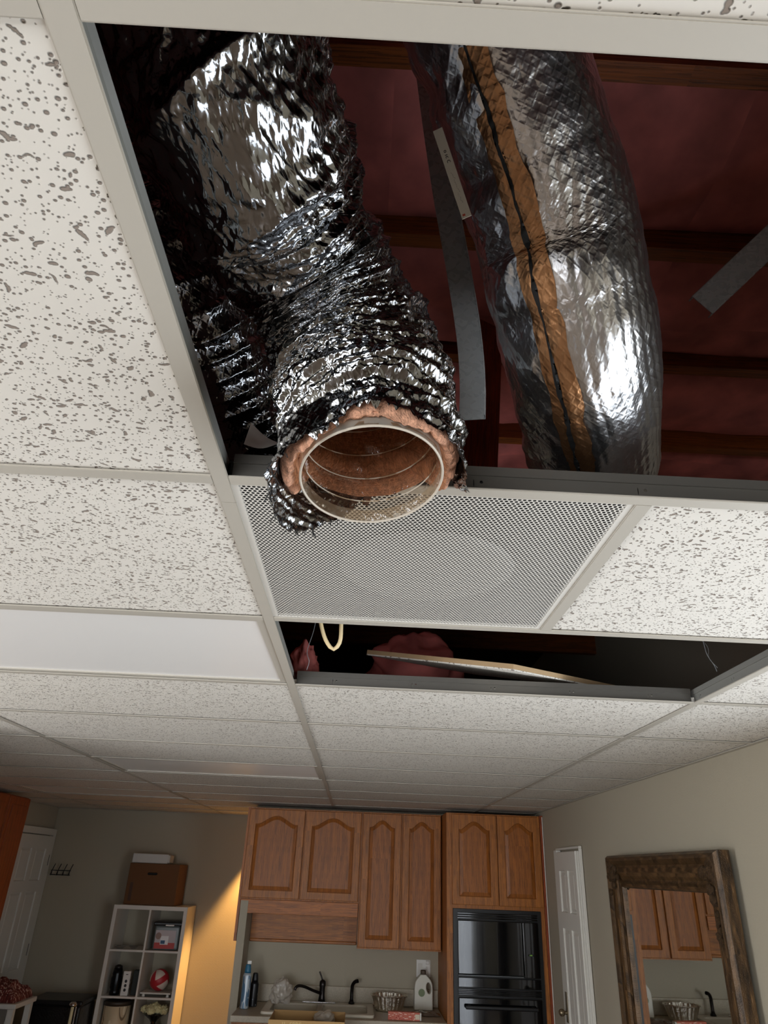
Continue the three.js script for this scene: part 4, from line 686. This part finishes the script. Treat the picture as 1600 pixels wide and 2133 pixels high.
{
  const t = thing('flower_vase', 'black footed vase with cream flowers in the lower right cell', 'vase', [-1.78, shelfY[1] + 0.001, -7.84]);
  part(t, 'vase_body', lathe([[0, 0], [0.06, 0], [0.062, 0.015], [0.03, 0.05], [0.05, 0.08], [0.055, 0.11], [0.03, 0.14], [0.02, 0.16], [0.045, 0.19], [0.095, 0.225], [0.1, 0.23], [0, 0.215]], 36), M.ebony);
  const petals = std(0xd8cf9f, 0.9, { side: THREE.DoubleSide });
  const pg = []; for (let k = 0; k < 9; k++) pg.push(0);
  for (let i = 0; i < 9; i++) { const a = i * 2.4, r = i === 0 ? 0 : i < 4 ? 0.05 : 0.09; const bl = part(t, 'flower', lump(0.038, 1, 0.8, 1, 0.4, 6, 300 + i, 22).translate(Math.cos(a) * r, 0.258 + (0.095 - r) * 0.25, Math.sin(a) * r * 0.75), petals); }
}
{
  const t = thing('black_bin', 'black box-shaped bin by the far wall left of the shelf', 'bin', [-2.56, 0, -7.62]);
  part(t, 'body', rbox(0.46, 0.72, 0.4, 0.02, 0, 0.361, 0), phys(0x0e0f11, 0.3, { bumpMap: sized(foilBump, 0.4), bumpScale: 0.004 })); part(t, 'lid', rbox(0.48, 0.04, 0.42, 0.014, 0, 0.742, 0), M.ebonyMatt);
  const p = thing('slim_post', 'slim cream and silver post standing before the black bin', 'post', [-2.36, 0, -7.3]);
  part(p, 'shaft', cyl(0.013, 0.016, 0.74, 0, 0.37, 0), std(0xd8c99c, 0.4)); part(p, 'cap', lathe([[0, 0.74], [0.03, 0.74], [0.034, 0.755], [0.02, 0.772], [0, 0.775]], 24), M.chrome, 'silver cap'); part(p, 'rod', cyl(0.005, 0.005, 0.72, 0.03, 0.38, 0), M.chrome); part(p, 'base', lathe([[0, 0], [0.1, 0], [0.1, 0.01], [0.02, 0.02], [0, 0.02]], 30), M.chrome);
}
{
  const t = thing('side_table', 'white painted side table at the far left edge', 'table', [-2.90, 0, -6.99]);
  part(t, 'table_top', rbox(0.52, 0.035, 0.42, 0.006, 0, 0.80, 0), M.white); for (const [x, z] of [[-0.22, 0.17], [0.22, 0.17], [-0.22, -0.17], [0.22, -0.17]]) part(t, 'leg', box(0.045, 0.782, 0.045, x, 0.391, z), M.white);
  const g = grid(70, 50, (u, v) => { const x = (u - 0.5) * 0.46, z = (v - 0.5) * 0.36, e = Math.pow(Math.min(1, 5 * Math.min(u, 1 - u, v, 1 - v)), 0.5); return [x, e * (0.11 + 0.04 * fbm(x * 8, z * 8, 321, 3) + 0.02 * tri(x * 30, z * 30, 322)), z, x, z]; });
  const bt = tex(256, 256, (x, y) => { const k = fbm(x / 7, y / 7, 331, 4, 0); return k > 0.22 ? [190, 160, 145] : [112 + 60 * k, 46 + 30 * k, 38 + 24 * k]; });
  solo('folded_blanket', g, std(0xffffff, 0.95, { map: sized(bt, 0.3), side: THREE.DoubleSide }), 'red brown speckled blanket heaped on the white side table', 'blanket', [-2.90, 0.819, -6.99]);
}
{
  const t = thing('recessed_downlight', 'small warm recessed ceiling light in the passage behind the kitchen', 'ceiling light', [-0.93, CEIL + 0.0008, -7.93]);
  part(t, 'trim_ring', lathe([[0.05, 0.002], [0.052, 0], [0.075, 0], [0.076, 0.003], [0.05, 0.004]], 36).translate(0, -0.004, 0), M.whiteGloss);
  part(t, 'glowing_lens', cyl(0.049, 0.049, 0.002, 0, -0.002, 0, 36), std(0x000000, 0.5, { emissive: 0xffc47a, emissiveIntensity: 3 }));
}
renderer.render(scene, camera);
